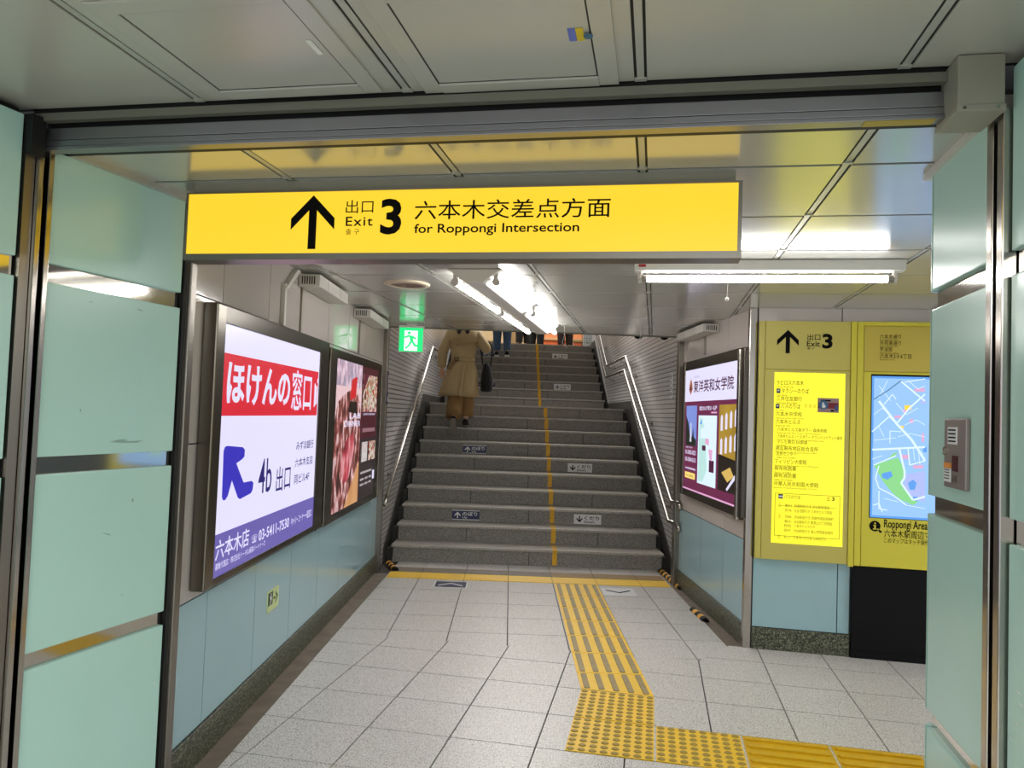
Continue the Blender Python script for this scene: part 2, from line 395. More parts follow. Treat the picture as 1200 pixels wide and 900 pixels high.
# steel corner posts
def post(fr, s0, s1, n0, n1, name, m=None, top=CEIL + .01):
    mb_ = MB(); fr.box(mb_, s0, s1, -.01, top, n0, n1); return mb_.build(name, m or M['steel_dull'], kind='structure', bevel=.004)
post(FL, 3.79, 3.86, -.01, .045, 'trim_3'); post(FL, 3.88, 3.93, -.03, .03, 'trim_4')
post(FL, -.36, -.31, .0, .03, 'trim_5')
post(FRW, -.13, -.06, -.01, .045, 'trim_6'); post(FRW, -.21, -.16, -.03, .03, 'trim_7')
post(FRW, 1.715, 1.755, -.02, .03, 'trim_8', M['steel'])
# raceway and steel strip above the posters
def wall_strip(fr, name, label, cat, s, w, z0, z1, n, m):
    mb_ = MB(); fr.box(mb_, s - w / 2, s + w / 2, z0, z1, .0, n); o = mb_.build(name, m, bevel=.004); return prop(o, label, cat)
rw = thing('cable_raceway', 'white cable raceway running down the grey wall with a slanted elbow at its top', 'raceway', FL.p(.80, 1.95, .012))
a = MB(); FL.box(a, .785, .815, 1.935, 2.16, .0, .024); a.build('duct', M['offwhite'], rw, bevel=.003)
a = MB(); FL.slab(a, [(.78, 2.13), (.82, 2.13), (1.03, 2.27), (.97, 2.27)], .0, .03); a.build('elbow', M['offwhite'], rw, bevel=.003)
wall_strip(FL, 'cable_conduit', 'slim steel conduit strip going up the grey wall above the first poster', 'conduit', 1.15, .03, 1.935, CEIL, .014, M['steel_dull'])
wall_strip(FL, 'cable_conduit', 'slim conduit dropping from the louvred box behind the meat poster', 'conduit', 2.72, .02, 1.935, 2.2, .014, M['steel_dull'])
wall_strip(FRW, 'cable_conduit', 'slim conduit dropping from the louvred box behind the school poster', 'conduit', .62, .025, 2.05, 2.2, .014, M['steel_dull'])
# ------------------------------------------------------------------ stairs
Y0, RISE, TREAD = 7.55, .1625, .32
RISE2, LAND = .160, 2.2
SX0, SX1 = -1.125, 1.555
steps = []           # y of the riser, z of the top
for k in range(1, 11): steps.append((Y0 + (k - 1) * TREAD, k * RISE))
Y1 = Y0 + 9 * TREAD + LAND
for k in range(1, 9): steps.append((Y1 + (k - 1) * TREAD, 10 * RISE + k * RISE2))
TOPZ = steps[-1][1]
prof = [(Y0, -.02)]
for y, z in steps: prof += [(y, prof[-1][1]), (y, z - .022)]
prof += [(19, prof[-1][1]), (19, -.02)]
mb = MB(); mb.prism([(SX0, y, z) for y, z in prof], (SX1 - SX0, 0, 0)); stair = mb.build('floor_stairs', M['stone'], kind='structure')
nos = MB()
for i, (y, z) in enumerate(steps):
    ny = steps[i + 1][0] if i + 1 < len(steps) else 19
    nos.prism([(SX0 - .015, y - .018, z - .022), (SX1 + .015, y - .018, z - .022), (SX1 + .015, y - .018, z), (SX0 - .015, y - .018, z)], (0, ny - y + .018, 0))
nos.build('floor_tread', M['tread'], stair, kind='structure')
jo = MB()
for i, (y, z) in enumerate(steps):
    zb = steps[i - 1][1] if i else 0
    for x in ((.23, ) if i % 2 == 0 else (-.42, .95)) if i < 10 else ((-.25, .62) if i % 2 else (.22, )):
        jo.prism([(x - .003, y - .0012, zb), (x + .003, y - .0012, zb), (x + .003, y - .0012, z - .022), (x - .003, y - .0012, z - .022)], (0, .001, 0))
jo.build('floor_riser_joint', M['dark'], stair, kind='structure')
side = MB()
for x0, x1 in ((-1.205, SX0 - .016), (SX1 + .016, 1.625)):
    pr = [(Y0 + .06, -.02)]
    for y, z in steps: pr += [(y + .06, pr[-1][1]), (y + .06, z - .05)]
    pr += [(19, pr[-1][1]), (19, -.02)]
    side.prism([(x0, y, z) for y, z in pr], (x1 - x0, 0, 0))
side.build('floor_side_gutter', M['stringer'], stair, kind='structure')
# stair walls of narrow tiles
def brick_mat():
    m = mat('narrow_wall_tile', S(150, 148, 146), .28, 0, .5); nt = m.node_tree; N = nt.nodes; L = nt.links; b = N['Principled BSDF']
    tc = N.new('ShaderNodeTexCoord'); sx = N.new('ShaderNodeSeparateXYZ'); cx = N.new('ShaderNodeCombineXYZ')
    L.new(tc.outputs['Object'], sx.inputs[0]); L.new(sx.outputs['Y'], cx.inputs['X']); L.new(sx.outputs['Z'], cx.inputs['Y'])
    t = N.new('ShaderNodeTexBrick'); L.new(cx.outputs[0], t.inputs['Vector'])
    t.inputs['Scale'].default_value = 1; t.inputs['Brick Width'].default_value = 2.4; t.inputs['Row Height'].default_value = .0475
    t.inputs['Mortar Size'].default_value = .0050; t.inputs['Mortar Smooth'].default_value = .1
    t.inputs['Color1'].default_value = S(196, 192, 190); t.inputs['Color2'].default_value = S(180, 177, 176); t.inputs['Mortar'].default_value = S(48, 46, 46)
    L.new(t.outputs['Color'], b.inputs['Base Color'])
    bp = N.new('ShaderNodeBump'); bp.invert = True; bp.inputs['Strength'].default_value = .6; bp.inputs['Distance'].default_value = .004
    L.new(t.outputs['Fac'], bp.inputs['Height']); L.new(bp.outputs[0], b.inputs['Normal'])
    return m
M['narrow'] = brick_mat()
for nm, x, e in (('wall_stair_left', -1.205, -.15), ('wall_stair_right', 1.625, .15)):
    mb = MB(); mb.prism([(x, 7.09 if x < 0 else 7.02, -.02), (x, 19, -.02), (x, 19, 5.6), (x, 14.8, 5.6), (x, 7.09 if x < 0 else 7.02, 2.6)], (e, 0, 0)); mb.build(nm, M['narrow'], kind='structure')
# dark sloping skirts (stringers) on both walls
for nm, x, e in (('baseboard_stair_left', -1.2045, .012), ('baseboard_stair_right', 1.6245, -.012)):
    y_a, y_b = 7.42, 10.15
    P = [(7.42, -.02), (7.42, .15), (10.2, 1.735), (12.55, 1.735), (14.9, 2.95 + .08), (19, 3.03), (19, -.02)]
    mb = MB(); mb.prism([(x, y, z) for y, z in P], (e, 0, 0)); mb.build(nm, M['stringer'], kind='structure')
# yellow dividing stripe, one strip per step
root = thing('stair_dividing_stripe', 'worn yellow stripe climbing the middle of the stone stairs', 'stripe', (.49, Y0, .0))
for i, (y, z) in enumerate(steps):
    zb = steps[i - 1][1] if i else 0; ny = steps[i + 1][0] if i + 1 < len(steps) else y + .4
    x = .487 - .0009 * i; mb = MB(); w = .024
    mb.prism([(x - w, y - .0025, zb + .012), (x + w, y - .0025, zb + .012), (x + w, y - .0025, z - .023), (x - w, y - .0025, z - .023)], (0, .002, 0))
    if i != 9:
        mb.prism([(x - w, y - .0195, z - .021), (x + w, y - .0195, z - .021), (x + w, y - .0195, z), (x - w, y - .0195, z)], (0, .001, 0))
        mb.prism([(x - w, y - .019, z), (x + w, y - .019, z), (x + w, ny - .03, z), (x - w, ny - .03, z)], (0, 0, .0015))
    mb.build('stripe_strip', M['stripe'], root)
# step plates
def step_plate(i, xc, up, label):
    y, z = steps[i]; zb = steps[i - 1][1] if i else 0
    fr = Fr((xc, y - .001, (z - .022 + zb) / 2 - .004), (1, 0, 0)); r = thing('step_sign', label, 'sign', fr.p(0, 0), 'up plates on the stair risers' if up else 'down plates on the stair risers')
    a_ = MB(); fr.box(a_, -.148, .148, -.052, .052, .0, .004); a_.build('plate', M['navy'] if up else M['platewhite'], r)
    m = M['platewhite'] if up else M['ink']
    if up:
        b_ = MB(); fr.quad(b_, -.148, .148, .044, .052, .0048); fr.quad(b_, -.148, .148, -.052, -.044, .0048); b_.build('border', M['platewhite'], r)
    arrow(fr, -.088, -.034, .034, .066, .014, .005, m, r, flip=not up)
    text('のぼり' if up else 'くだり', fr, -.035, .125, -.008, .036, .005, m, r, bold=.02)
    text('Up' if up else 'Down', fr, -.035, .02 if up else .075, -.040, -.014, .005, m, r, bold=.015)
step_plate(2, -.45, True, 'navy plate with a white up arrow low on the stairs, nearest the floor')
step_plate(6, -.44, True, 'navy up arrow plate on a riser just below the woman in the trench coat')
step_plate(12, -.45, True, 'navy up arrow plate partly hidden behind the black tote bag')
step_plate(16, -.46, True, 'navy up arrow plate highest on the stairs by the jeans wearer')
step_plate(2, .87, False, 'white plate with a black down arrow, lowest on the stairs')
step_plate(5, .86, False, 'white plate with a black down arrow, second lowest on the stairs')
step_plate(12, .89, False, 'white down arrow plate on the upper flight, second from the top')
step_plate(16, .91, False, 'white down arrow plate nearest the top of the stairs')
# ------------------------------------------------------------------ handrails
def handrail(name, label, path, r, brackets, wallx, ends=None):
    o = thing(name, label, 'handrail', path[0]); mb_ = MB(); mb_.tube(path, r, 12); mb_.build('rail', M['steel'], o, smooth=True)
    for p in brackets:
        b_ = MB(); q = Vector(p); b_.tube([q, q + Vector((0, 0, -.05)), Vector((wallx, q.y, q.z - .055))], .007, 8)
        sgn = 1 if wallx > 0 else -1
        b_.tube([(wallx, q.y, q.z - .055), (wallx - sgn * .008, q.y, q.z - .055)], .028, 12); b_.build('bracket', M['steel_dull'], o, smooth=False)
    if ends:
        e_ = MB(); e_.tube(ends, r * 1.02, 12); e_.build('end_cap', M['steel'], o, smooth=True)
    return o
def along(p, q, t): return tuple(Vector(p).lerp(Vector(q), t))
XL = -1.135
a, b, c, d = (XL, 7.10, .70), (XL, 10.58, 2.40), (XL, 12.35, 2.43), (XL, 14.9, 3.70)
handrail('handrail', 'single steel handrail along the stair wall beside the woman in the trench coat', [(XL, 6.98, .62), a, b, c, d], .019,
         [along(a, b, t) for t in (.12, .45, .82)] + [along(b, c, .15), along(b, c, .6)] + [along(c, d, .3), along(c, d, .8)], -1.205)
XR = 1.545
def RR(y, z): return (XR, y, z)
a, b, c, d = RR(7.12, .73), RR(10.28, 2.345), RR(12.3, 2.345), RR(14.9, 3.75)
handrail('handrail', 'upper of the two steel handrails on the tiled stair wall', [RR(6.76, .70), RR(6.80, .76), a, b, c, d], .019,
         [along(a, b, t) for t in (.1, .48, .85)] + [along(b, c, .2), along(b, c, .8)] + [along(c, d, .3), along(c, d, .8)], 1.625)
a, b, c, d = RR(7.22, .535), RR(10.36, 2.16), RR(12.35, 2.16), RR(14.9, 3.50)
handrail('handrail', 'lower of the two steel handrails on the tiled stair wall', [RR(6.78, .50), RR(6.82, .56), a, b, c, d], .019,
         [along(a, b, t) for t in (.1, .48, .85)] + [along(b, c, .2), along(b, c, .8)] + [along(c, d, .3), along(c, d, .8)], 1.625)
# ------------------------------------------------------------------ tactile paving
def local_block(fr2, x0, x1, y0, y1, kind, name, label, group, skew=None, bars=5, worn=True):
    """fr2: frame lying on the floor (R across, U along)"""
    c = fr2.p((x0 + x1) / 2, (y0 + y1) / 2, 0); r = thing(name, label, 'paving block', c, group)
    b_ = MB(); e = .0036; y0a, y1a = y0 + e, y1 - e
    P = [(x0 + e, y0a), (x1 - e, y0a if skew is None else y0a + skew), (x1 - e, y1a), (x0 + e, y1a)]
    fr2.slab(b_, P, -.004, .003); b_.build('slab', M['tyellow'] if worn else M['tyellow2'], r)
    k = MB()
    if kind == 'dots':
        nx, ny = 8, 8
        for i in range(nx):
            for j in range(ny):
                x, y = x0 + (i + .5) * (x1 - x0) / nx, y0 + (j + .5) * (y1 - y0) / ny; rr = .0185
                R0 = [fr2.p(x + rr * math.cos(t * math.pi / 5), y + rr * .92 * math.sin(t * math.pi / 5), .003) for t in range(10)]
                R1 = [fr2.p(x + rr * .72 * math.cos(t * math.pi / 5), y + rr * .66 * math.sin(t * math.pi / 5), .0075) for t in range(10)]
                k.grid([R0, R1], True, True)
        k.build('raised_dots', M['tdot'], r)
    elif kind == 'bars':
        for i in range(bars):
            x = x0 + (i + .5) * (x1 - x0) / bars; w = .0165
            sk = 0 if skew is None else skew * (x - x0) / (x1 - x0)
            ya, yb = y0 + .026 + sk, y1 - .026
            rr = [fr2.p(x + w * math.cos(t), yb + w * .6 * math.sin(t), .003) for t in [math.pi * q / 6 for q in range(7)]] + [fr2.p(x - w * math.cos(t), ya - w * .6 * math.sin(t), .003) for t in [math.pi * q / 6 for q in range(7)]]
            cc = fr2.p(x, (ya + yb) / 2, 0)
            top = [p + Vector((0, 0, .0045)) - (p - cc).normalized() * .003 for p in rr]
            k.grid([rr, top], True, True)
        k.build('raised_bars', M['tworn'] if worn else M['tyellow2'], r)
    elif kind == 'cross':
        for i in range(bars):
            y = y0 + (i + .5) * (y1 - y0) / bars; w = .0165
            fr2.slab(k, [(x0 + .02, y - w), (x1 - .02, y - w), (x1 - .012, y), (x1 - .02, y + w), (x0 + .02, y + w), (x0 + .012, y)], .003, .0105)
        k.build('raised_bars', M['tyellow2'], r)
    return r
F1 = Fr((0, 0, 0), (1, 0, 0), (0, 1, 0)); F2 = Fr((0, 0, 0), T2, V2)
ya = [4.47 + .37 * k for k in range(7)]; ya[-1] = 6.785
for k in range(6):
    local_block(F1, .437, .832, ya[k], ya[k + 1], 'bars', 'tactile_paving_block', 'yellow tactile block with five worn bars on the path leading straight to the stairs', 'bar blocks of the path to the stairs')
local_block(F1, .437, .832, 4.205, 4.47, 'bars', 'tactile_paving_block', 'short cut tactile bar block where the path meets the dotted corner blocks', None, skew=-.078)
local_block(F2, -.36, .04, 3.82, 4.205, 'dots', 'tactile_paving_block', 'yellow dotted block directly below the bar path, the farther of the two stacked corner blocks', None)
local_block(F2, -.36, .04, 3.43, 3.818, 'dots', 'tactile_paving_block', 'yellow dotted corner block with its near edge at the front of the tactile path', None)
local_block(F2, .044, .442, 3.43, 3.818, 'dots', 'tactile_paving_block', 'yellow dotted block between the corner blocks and the cleaner bar blocks', None)
for k, t_ in enumerate(('clean yellow bar block next to the dotted block', 'clean yellow bar block beside the green pillar, between two others', 'clean yellow bar block mostly hidden behind the green pillar')):
    local_block(F2, .446 + .4 * k, .842 + .4 * k, 3.43, 3.818, 'cross', 'tactile_paving_block', t_, None, worn=False)
xs = [-1.065, -.77, -.37, .03, .43, .83, 1.23, 1.49]
def stripe_block(a_, b_, y0, y1, m, name, label, group, ribs):
    r = thing(name, label, 'paving block', ((a_ + b_) / 2, (y0 + y1) / 2, 0), group); q = MB()
    F1.box(q, a_ + .002, b_ - .002, y0, y1, -.004, .003); q.build('slab', m, r)
    if ribs:
        k = MB(); n_ = int((b_ - a_) / .042)
        for i in range(n_):
            x = a_ + .02 + i * .042; F1.box(k, x, x + .012, y0 + .01, y1 - .01, .003, .006)
        k.build('raised_ribs', M['tyellow'], r)
for a_, b_ in zip(xs, xs[1:]):
    stripe_block(a_, b_, 6.80, 7.045, M['tyellow'], 'warning_stripe_block', 'bright yellow strip block on the floor at the foot of the stairs', 'bright yellow strip blocks at the stair foot', b_ < .4)
for a_, b_ in zip(xs, xs[1:]):
    stripe_block(a_, b_, 7.055, 7.255, M['tbrown'] if a_ > .3 else M['drain'], 'worn_strip_block', 'worn ochre brown strip block at the stair foot' if a_ > .3 else 'worn grey brown strip block at the stair foot', 'ochre worn strip blocks' if a_ > .3 else 'grey worn strip blocks', False)
# floor stickers with chevrons
def floor_sticker(x0, x1, y0, y1, up, label):
    r = thing('floor_sign', label, 'sign', ((x0 + x1) / 2, (y0 + y1) / 2, .0)); q = MB()
    F1.box(q, x0, x1, y0, y1, .0002, .0012); q.build('sheet', M['platewhite'], r)
    if up:
        q = MB(); F1.quad(q, x0 + .012, x1 - .012, y0 + .012, y1 - .012, .0017); q.build('navy_field', M['navy'], r)
    cx_, cy = (x0 + x1) / 2, (y0 + y1) / 2; k = MB(); w, t_, h = .105, .034, .07
    s_ = 1 if up else -1
    for sg in (-1, 1):
        P = [(cx_, cy + s_ * h * .8), (cx_ + sg * w, cy - s_ * h * .4), (cx_ + sg * w, cy - s_ * (h * .4 + t_)), (cx_, cy + s_ * (h * .8 - t_))]
        F1.pts(k, P, .0022)
    k.build('chevron', M['platewhite'] if up else M['ink'], r, fixn=False)
floor_sticker(-.615, -.325, 6.49, 6.725, True, 'navy floor sticker with a white chevron pointing to the stairs')
floor_sticker(.842, 1.128, 6.42, 6.695, False, 'white floor sticker with a black chevron pointing away from the stairs')
# black and yellow edge guards on the floor
def edge_guard(p, q, n, label, broken=False):
    r = thing('edge_guard', label, 'edge guard', p); P, Q = Vector(p), Vector(q); d_ = (Q - P) / n; t = (Q - P).normalized(); s_ = t.cross(Vector((0, 0, 1)))
    for mm, odd in ((M['black'], 0), (mat('guard_yellow', S(236, 176, 60), .5), 1)):
        k = MB()
        for i in range(n):
            if i % 2 != odd: continue
            a_, b_ = P + d_ * i, P + d_ * (i + 1)
            pr = [s_ * (.03 * math.cos(math.pi * j / 6)) + Vector((0, 0, .032 * math.sin(math.pi * j / 6))) for j in range(7)]
            k.grid([[a_ + x for x in pr], [b_ + x for x in pr]], True, True)
        k.build('yellow_band' if odd else 'black_band', mm, r)
edge_guard((1.575, 6.76, -.007), (1.545, 7.53, -.007), 13, 'long black and yellow edge guard lying beside the lowest stair corner by the double handrail')
edge_guard((1.515, 5.70, -.007), (1.500, 6.03, -.007), 5, 'short worn black and yellow edge guard alone at the drain under the school poster')
edge_guard((-1.02, 7.07, .004), (-1.135, 7.38, .004), 6, 'black and yellow edge guard at the stair corner under the single handrail')
# ------------------------------------------------------------------ gate: rails, lintel, green panels
def green_bank(fr, name, s0, s1, gaps, top, th, kindname, n0=0.):
    back = MB(); fr.box(back, s0, s1, -.02, top + .02, n0 - th, n0 - .028); root = back.build(name, M['dark'], kind='structure')
    zs = [0.] + [x for g_ in gaps for x in g_] + [top]
    mi = MB()
    for a_, b_ in gaps: fr.box(mi, s0 + .004, s1 - .004, a_ - .02, b_ + .02, n0 - .03, n0 - .016)
    mi.build('wall_gap_strip', M['mirror'], root, kind='structure')
    for i in range(0, len(zs), 2):
        p_ = MB(); fr.box(p_, s0 + .004, s1 - .004, zs[i] + .002, zs[i + 1] - .002, n0 - .026, n0); p_.build('wall_panel', M['green'], root, kind='structure', bevel=.004, label=None)
    return root
GL_GAPS = [(.672, .718), (1.264, 1.314), (1.858, 1.912)]
green_bank(FG, 'wall_gate_left', -.604, -.032, GL_GAPS, 2.305, .18, 'left')
green_bank(FG, 'wall_gate_left', -1.6, -.70, GL_GAPS, 2.34, .14, 'left')
GR_GAPS = [(.636, .684), (1.252, 1.304), (1.858, 1.910)]
green_bank(FC, 'wall_gate_right', -.485, -.04, GR_GAPS, 2.30, .5, 'right')
green_bank(FC, 'wall_gate_right', .062, .62, GR_GAPS, 2.34, .5, 'right')
# rounded far edge of the pillar
mb = MB()
zs = [0.] + [x for g_ in GR_GAPS for x in g_] + [2.30]
for i in range(0, len(zs), 2):
    rings = []
    for z in (zs[i] + .002, zs[i + 1] - .002):
        ring = [FC.p(-.488, z, -.02)] + [FC.p(-.488 - .028 * math.sin(t), z, -.030 + .030 * math.cos(t)) for t in [math.pi / 2 * q / 6 for q in range(7)]] + [FC.p(-.516, z, -.45), FC.p(-.49, z, -.45)]
        rings.append(ring)
    mb.grid(rings, True, True)
mb.build('wall_gate_right_edge', M['green_edge'], kind='structure')
mb = MB(); FC.box(mb, -.505, -.45, 0, 2.3, -.44, -.035); mb.build('wall_gate_right_core', M['steel_dull'], kind='structure')
mb = MB(); FG.box(mb, -.028, -.010, 0, 2.30, -.09, .004); mb.build('trim_9', M['dark'], kind='structure')
mb = MB(); FG.box(mb, -.010, .006, 0, 2.30, -.11, .0); mb.build('trim_10', M['steel_dull'], kind='structure')
# scuffs on the enamel
sc_ = MB()
for P in ([(128, 518), (140, 515), (152, 517), (168, 516), (160, 519), (142, 519)], [(134, 516), (146, 514.5), (150, 515.5)], [(154, 585), (156, 583.5), (157, 587), (155, 589)], [(93, 480), (95, 479), (95, 484)], [(103, 354), (108, 353), (109, 354.4)], [(118, 624), (130, 626), (128, 627.5)], [(141, 696), (144, 697), (143, 698)], [(160, 361), (168, 364), (164, 364.5)]):
    FG.pts(sc_, [FG.px(*p, .0006) for p in P][::-1], .0006)
sc_.build('wall_scuff', mat('scuff_mark', S(142, 174, 162), .6), bpy.data.objects['wall_gate_left'], kind='structure', fixn=False)
sc_ = MB()
for P in ([(180, 801), (182, 800), (182, 802)], [(180, 862), (182, 862), (181, 865)]):
    FG.pts(sc_, [FG.px(*p, .0006) for p in P][::-1], .0006)
sc_.build('wall_chip', M['platewhite'], bpy.data.objects['wall_gate_left'], kind='structure', fixn=False)
sc_ = MB()
for P in ([(1190, 808), (1196, 813), (1195, 814)], [(1192, 820), (1199, 828), (1198, 829)], [(1181, 860), (1187, 866), (1186, 867)], [(1190, 846), (1193, 849), (1192, 850)]):
    FC.pts(sc_, [FC.px(*p, .0006) for p in P][::-1], .0006)
sc_.build('wall_scuff', M['platewhite'], bpy.data.objects['wall_gate_right'], kind='structure', fixn=False)
# ceiling cove strips along panels
mb = MB(); FG.box(mb, -.60, -.03, 2.262, 2.31, -.02, .022); mb.build('trim_11', M['ceil_bead'], kind='structure')
mb = MB(); FC.box(mb, -.53, -.02, 2.262, 2.31, -.1, .014); mb.build('trim_12', M['offwhite'], kind='structure')
def guide_rail(fr, s0, s1, label, zt, n0=0.):
    r = thing('shutter_guide_rail', label, 'shutter rail', fr.p((s0 + s1) / 2, 0, 0)); w = s1 - s0
    for a_, b_, mm, nn in ((0, .36, M['steel'], .016), (.64, 1., M['steel'], .016)):
        k = MB(); fr.box(k, s0 + a_ * w, s0 + b_ * w, 0, zt, n0 - .05, n0 + nn); k.build('track', mm, r, bevel=.003)
    k = MB(); fr.box(k, s0 + .36 * w, s0 + .64 * w, 0, zt, n0 - .06, n0 - .045); k.build('slot', M['dark'], r)
    return r
guide_rail(FG, -.662, -.608, 'twin steel shutter guide rail standing between the two banks of green panels', 2.25)
guide_rail(FC, -.036, .058, 'twin steel shutter guide rail on the green pillar with the metal keybox', 2.25)
mb = MB(); FG.box(mb, -.696, -.664, 0, 2.30, -.05, .004); mb.build('trim_13', M['steel_dull'], kind='structure')
mb = MB(); FG.box(mb, -.70, -.655, 2.22, 2.34, -.05, .03); mb.build('trim_14', M['dark'], kind='structure')
# lintel with the shutter slot
root = thing('shutter_lintel', 'long grey aluminium shutter lintel spanning the gate under the ceiling', 'lintel', FGATE.p(1.3, 2.25, 0))
for nm, a_, b_, n0, n1, mm in (('upper_face', 2.280, 2.316, -.05, .0, M['alu']), ('lower_lip', 2.260, 2.277, -.04, .004, M['alu']), ('bottom_edge', 2.2465, 2.257, -.03, .010, M['alu'])):
    k = MB(); FGATE.box(k, .0, 2.545, a_, b_, n0, n1); k.build(nm, mm, root, bevel=.0015)
k = MB(); FGATE.box(k, .0, 2.545, 2.262, 2.345, -.09, -.02); k.build('dark_slot', M['dark'], root)
k = MB(); FGATE.box(k, 2.34, 2.50, 2.2448, 2.2462, -.026, .008); k.build('caution_tape', mat('caution_tape', S(176, 152, 40), .5), root, label='yellow caution tape under the lintel')
# motor box at the end of the lintel
root = thing('shutter_motor_box', 'beige painted steel box closing the end of the shutter lintel above the pillar', 'box', FGATE.p(2.6, 2.25, .0))
NX = .085
bl, br, bt = FGATE.px(1122, 131, NX), FGATE.px(1178, 137, NX), FGATE.px(1150, 79, NX)
k = MB(); FGATE.box(k, bl[0], br[0], bl[1] + .014, NEARC - .002, -.05, NX); k.build('case', M['beige_box'], root, bevel=.003)
k = MB(); FGATE.box(k, bl[0] - .002, br[0] + .002, bl[1], bl[1] + .015, -.052, NX + .003); k.build('bottom_cap', M['beige_box'], root, bevel=.002)
for x in (bl[0] + .014, br[0] - .016):
    k = MB(); disc(k, FGATE.p(x, bl[1] + .008, NX + .0036), FGATE.R, FGATE.U, .004, 10); k.build('screw', M['steel'], root)
# key box on the pillar
root = thing('intercom_box', 'grey steel intercom box with stickers on the green pillar', 'control box', FC.p(-.24, 1.35, 0))
k = MB(); FC.box(k, -.322, -.164, 1.345, 1.530, .0, .012); k.build('case', mat('warm_steel_box', S(142, 130, 126), .4, .5), root, bevel=.003)
fb = .0125
for nm, x0, x1, z0, z1, mm in (('notice_sticker', -.290, -.222, 1.462, 1.508, M['platewhite']), ('red_window', -.255, -.215, 1.391, 1.432, mat('dark_red_window', S(76, 26, 34), .2)),
                               ('orange_sticker', -.318, -.264, 1.397, 1.411, mat('orange_sticker', S(226, 140, 26), .5)), ('white_sticker', -.318, -.266, 1.360, 1.396, M['platewhite']), ('small_button', -.253, -.217, 1.362, 1.382, M['steel_dull'])):
    k = MB(); FC.box(k, x0, x1, z0, z1, fb - .001, fb + .0012); k.build(nm, mm, root)
for zz in (1.500, 1.490, 1.480, 1.470):
    k = MB(); FC.quad(k, -.284, -.228, zz - .002, zz + .002, fb + .002); k.build('notice_line', M['ink'], root)
for zz in (1.392, 1.385, 1.377, 1.369):
    k = MB(); FC.quad(k, -.313, -.272, zz - .0012, zz + .0012, fb + .002); k.build('sticker_line', M['ink'], root)
k = MB(); k.tube([FC.p(-.308, 1.447, .01), FC.p(-.308, 1.447, .018)], .006, 14); k.tube([FC.p(-.304, 1.440, .01), FC.p(-.304, 1.434, .020)], .004, 10); k.build('key_lock', M['mirror'], root, smooth=False)
# ------------------------------------------------------------------ hanging exit sign
FS = Fr((-1.184, 2.642, 0), T2)
root = thing('exit_sign', 'long backlit yellow exit sign with a black arrow under the ceiling', 'sign', FS.p(.95, 2.13, 0))
TH = -.07
def fr_px(fr, n): return lambda X, Y: fr.px(X, Y, n)
q = fr_px(FS, 0)
x0, x1, z0, z1 = .008, 1.905, 2.002, 2.243
k = MB()
for a_, b_, c_, d_ in ((x0, x1, z1 - .006, z1), (x0, x1, z0, z0 + .022), (x0, x0 + .008, z0 + .022, z1 - .006), (x1 - .012, x1, z0 + .022, z1 - .006)): FS.box(k, a_, b_, c_, d_, TH - .01, .004)
k.build('frame', M['steel_dull'], root)
k = MB(); FS.box(k, x0 + .004, x1 - .004, z0 + .005, z0 + .02, TH - .008, .0); k.build('underside', M['mirror'], root)
k = MB(); FS.box(k, x0 + .008, x1 - .012, z0 + .022, z1 - .006, TH, 0); k.build('lit_panel', M['g_sign'], root)
k = MB(); FS.box(k, .03, x1 - .02, z1, CEIL, TH + .01, -.012); k.build('ceiling_mount', M['beige_box'], root)
T_ = lambda body, a_, b_, c_, d_, **kw: tpx(body, FS, a_, b_, c_, d_, .0015, M['ink'], root, **kw)
c0 = FS.px(366, 292); c1 = FS.px(367, 229); wl, wr = FS.px(341, 262), FS.px(392, 262)
arrow(FS, (c0[0] + c1[0]) / 2, c0[1], c1[1], wr[0] - wl[0], .029, .0015, M['ink'], root)
T_('出口', 405, 250, 438, 234, bold=.002); T_('Exit', 405, 265, 437, 253.5, bold=.010, spacing=1.15); T_('출 구', 405, 275, 421, 268, bold=.0)
T_('3', 445, 275, 471.5, 232.5, bold=.030)
T_('六本木交差点方面', 485.5, 257.5, 716, 231, bold=.004); T_('for Roppongi Intersection', 485, 276.5, 679, 260, bold=.014)
# ------------------------------------------------------------------ backlit posters
def poster_frame(fr, px_out, px_scr, n, name, label, cat='poster', hinge_right=False, metal=None):
    """px_out, px_scr: photograph pixels of left-top, right-bottom ... averaged to an upright rectangle on the wall"""
    def rect(P):
        L_ = [fr.px(*p, n) for p in P]; return ((L_[0][0] + L_[3][0]) / 2, (L_[1][0] + L_[2][0]) / 2, (L_[2][1] + L_[3][1]) / 2, (L_[0][1] + L_[1][1]) / 2)
    a_, b_, c_, d_ = rect(px_out); e_, f_, g_, h_ = rect(px_scr)
    r = thing(name, label, cat, fr.p((a_ + b_) / 2, c_, 0))
    k = MB(); fr.box(k, a_ + .012, b_ - .012, c_ + .012, d_ - .012, .002, n - .012); k.build('back_box', M['black'], r)
    k = MB(); fr.box(k, e_, f_, d_ - (d_ - h_), d_, n - .05, n + .004); fr.box(k, e_, f_, c_, g_, n - .05, n + .004); fr.box(k, f_, b_, c_, d_, n - .05, n + .004); k.build('frame', mat('dark_bronze_frame', S(88, 82, 74), .22, .9), r, bevel=.003)
    k = MB(); fr.box(k, a_, e_, c_, d_, n - .052, n + .008); k.build('edge_profile', mat('bronze_steel_profile', S(122, 116, 106), .24, 1.), r, bevel=.006)
    return r, (e_, f_, g_, h_)
def pquad(fr, r, P, n, m, name):
    k = MB(); fr.pts(k, [fr.px(*p, n) for p in P], n); return k.build(name, m, r, fixn=False)
NP = .055
root, (e_, f_, g_, h_) = poster_frame(FL, [(262, 352), (384, 405), (378, 615), (228, 700)], [(266.5, 376), (378, 416), (364, 621), (245, 676)], NP, 'lightbox_poster', 'backlit white poster with a red band and a blue arrow on the passage wall')
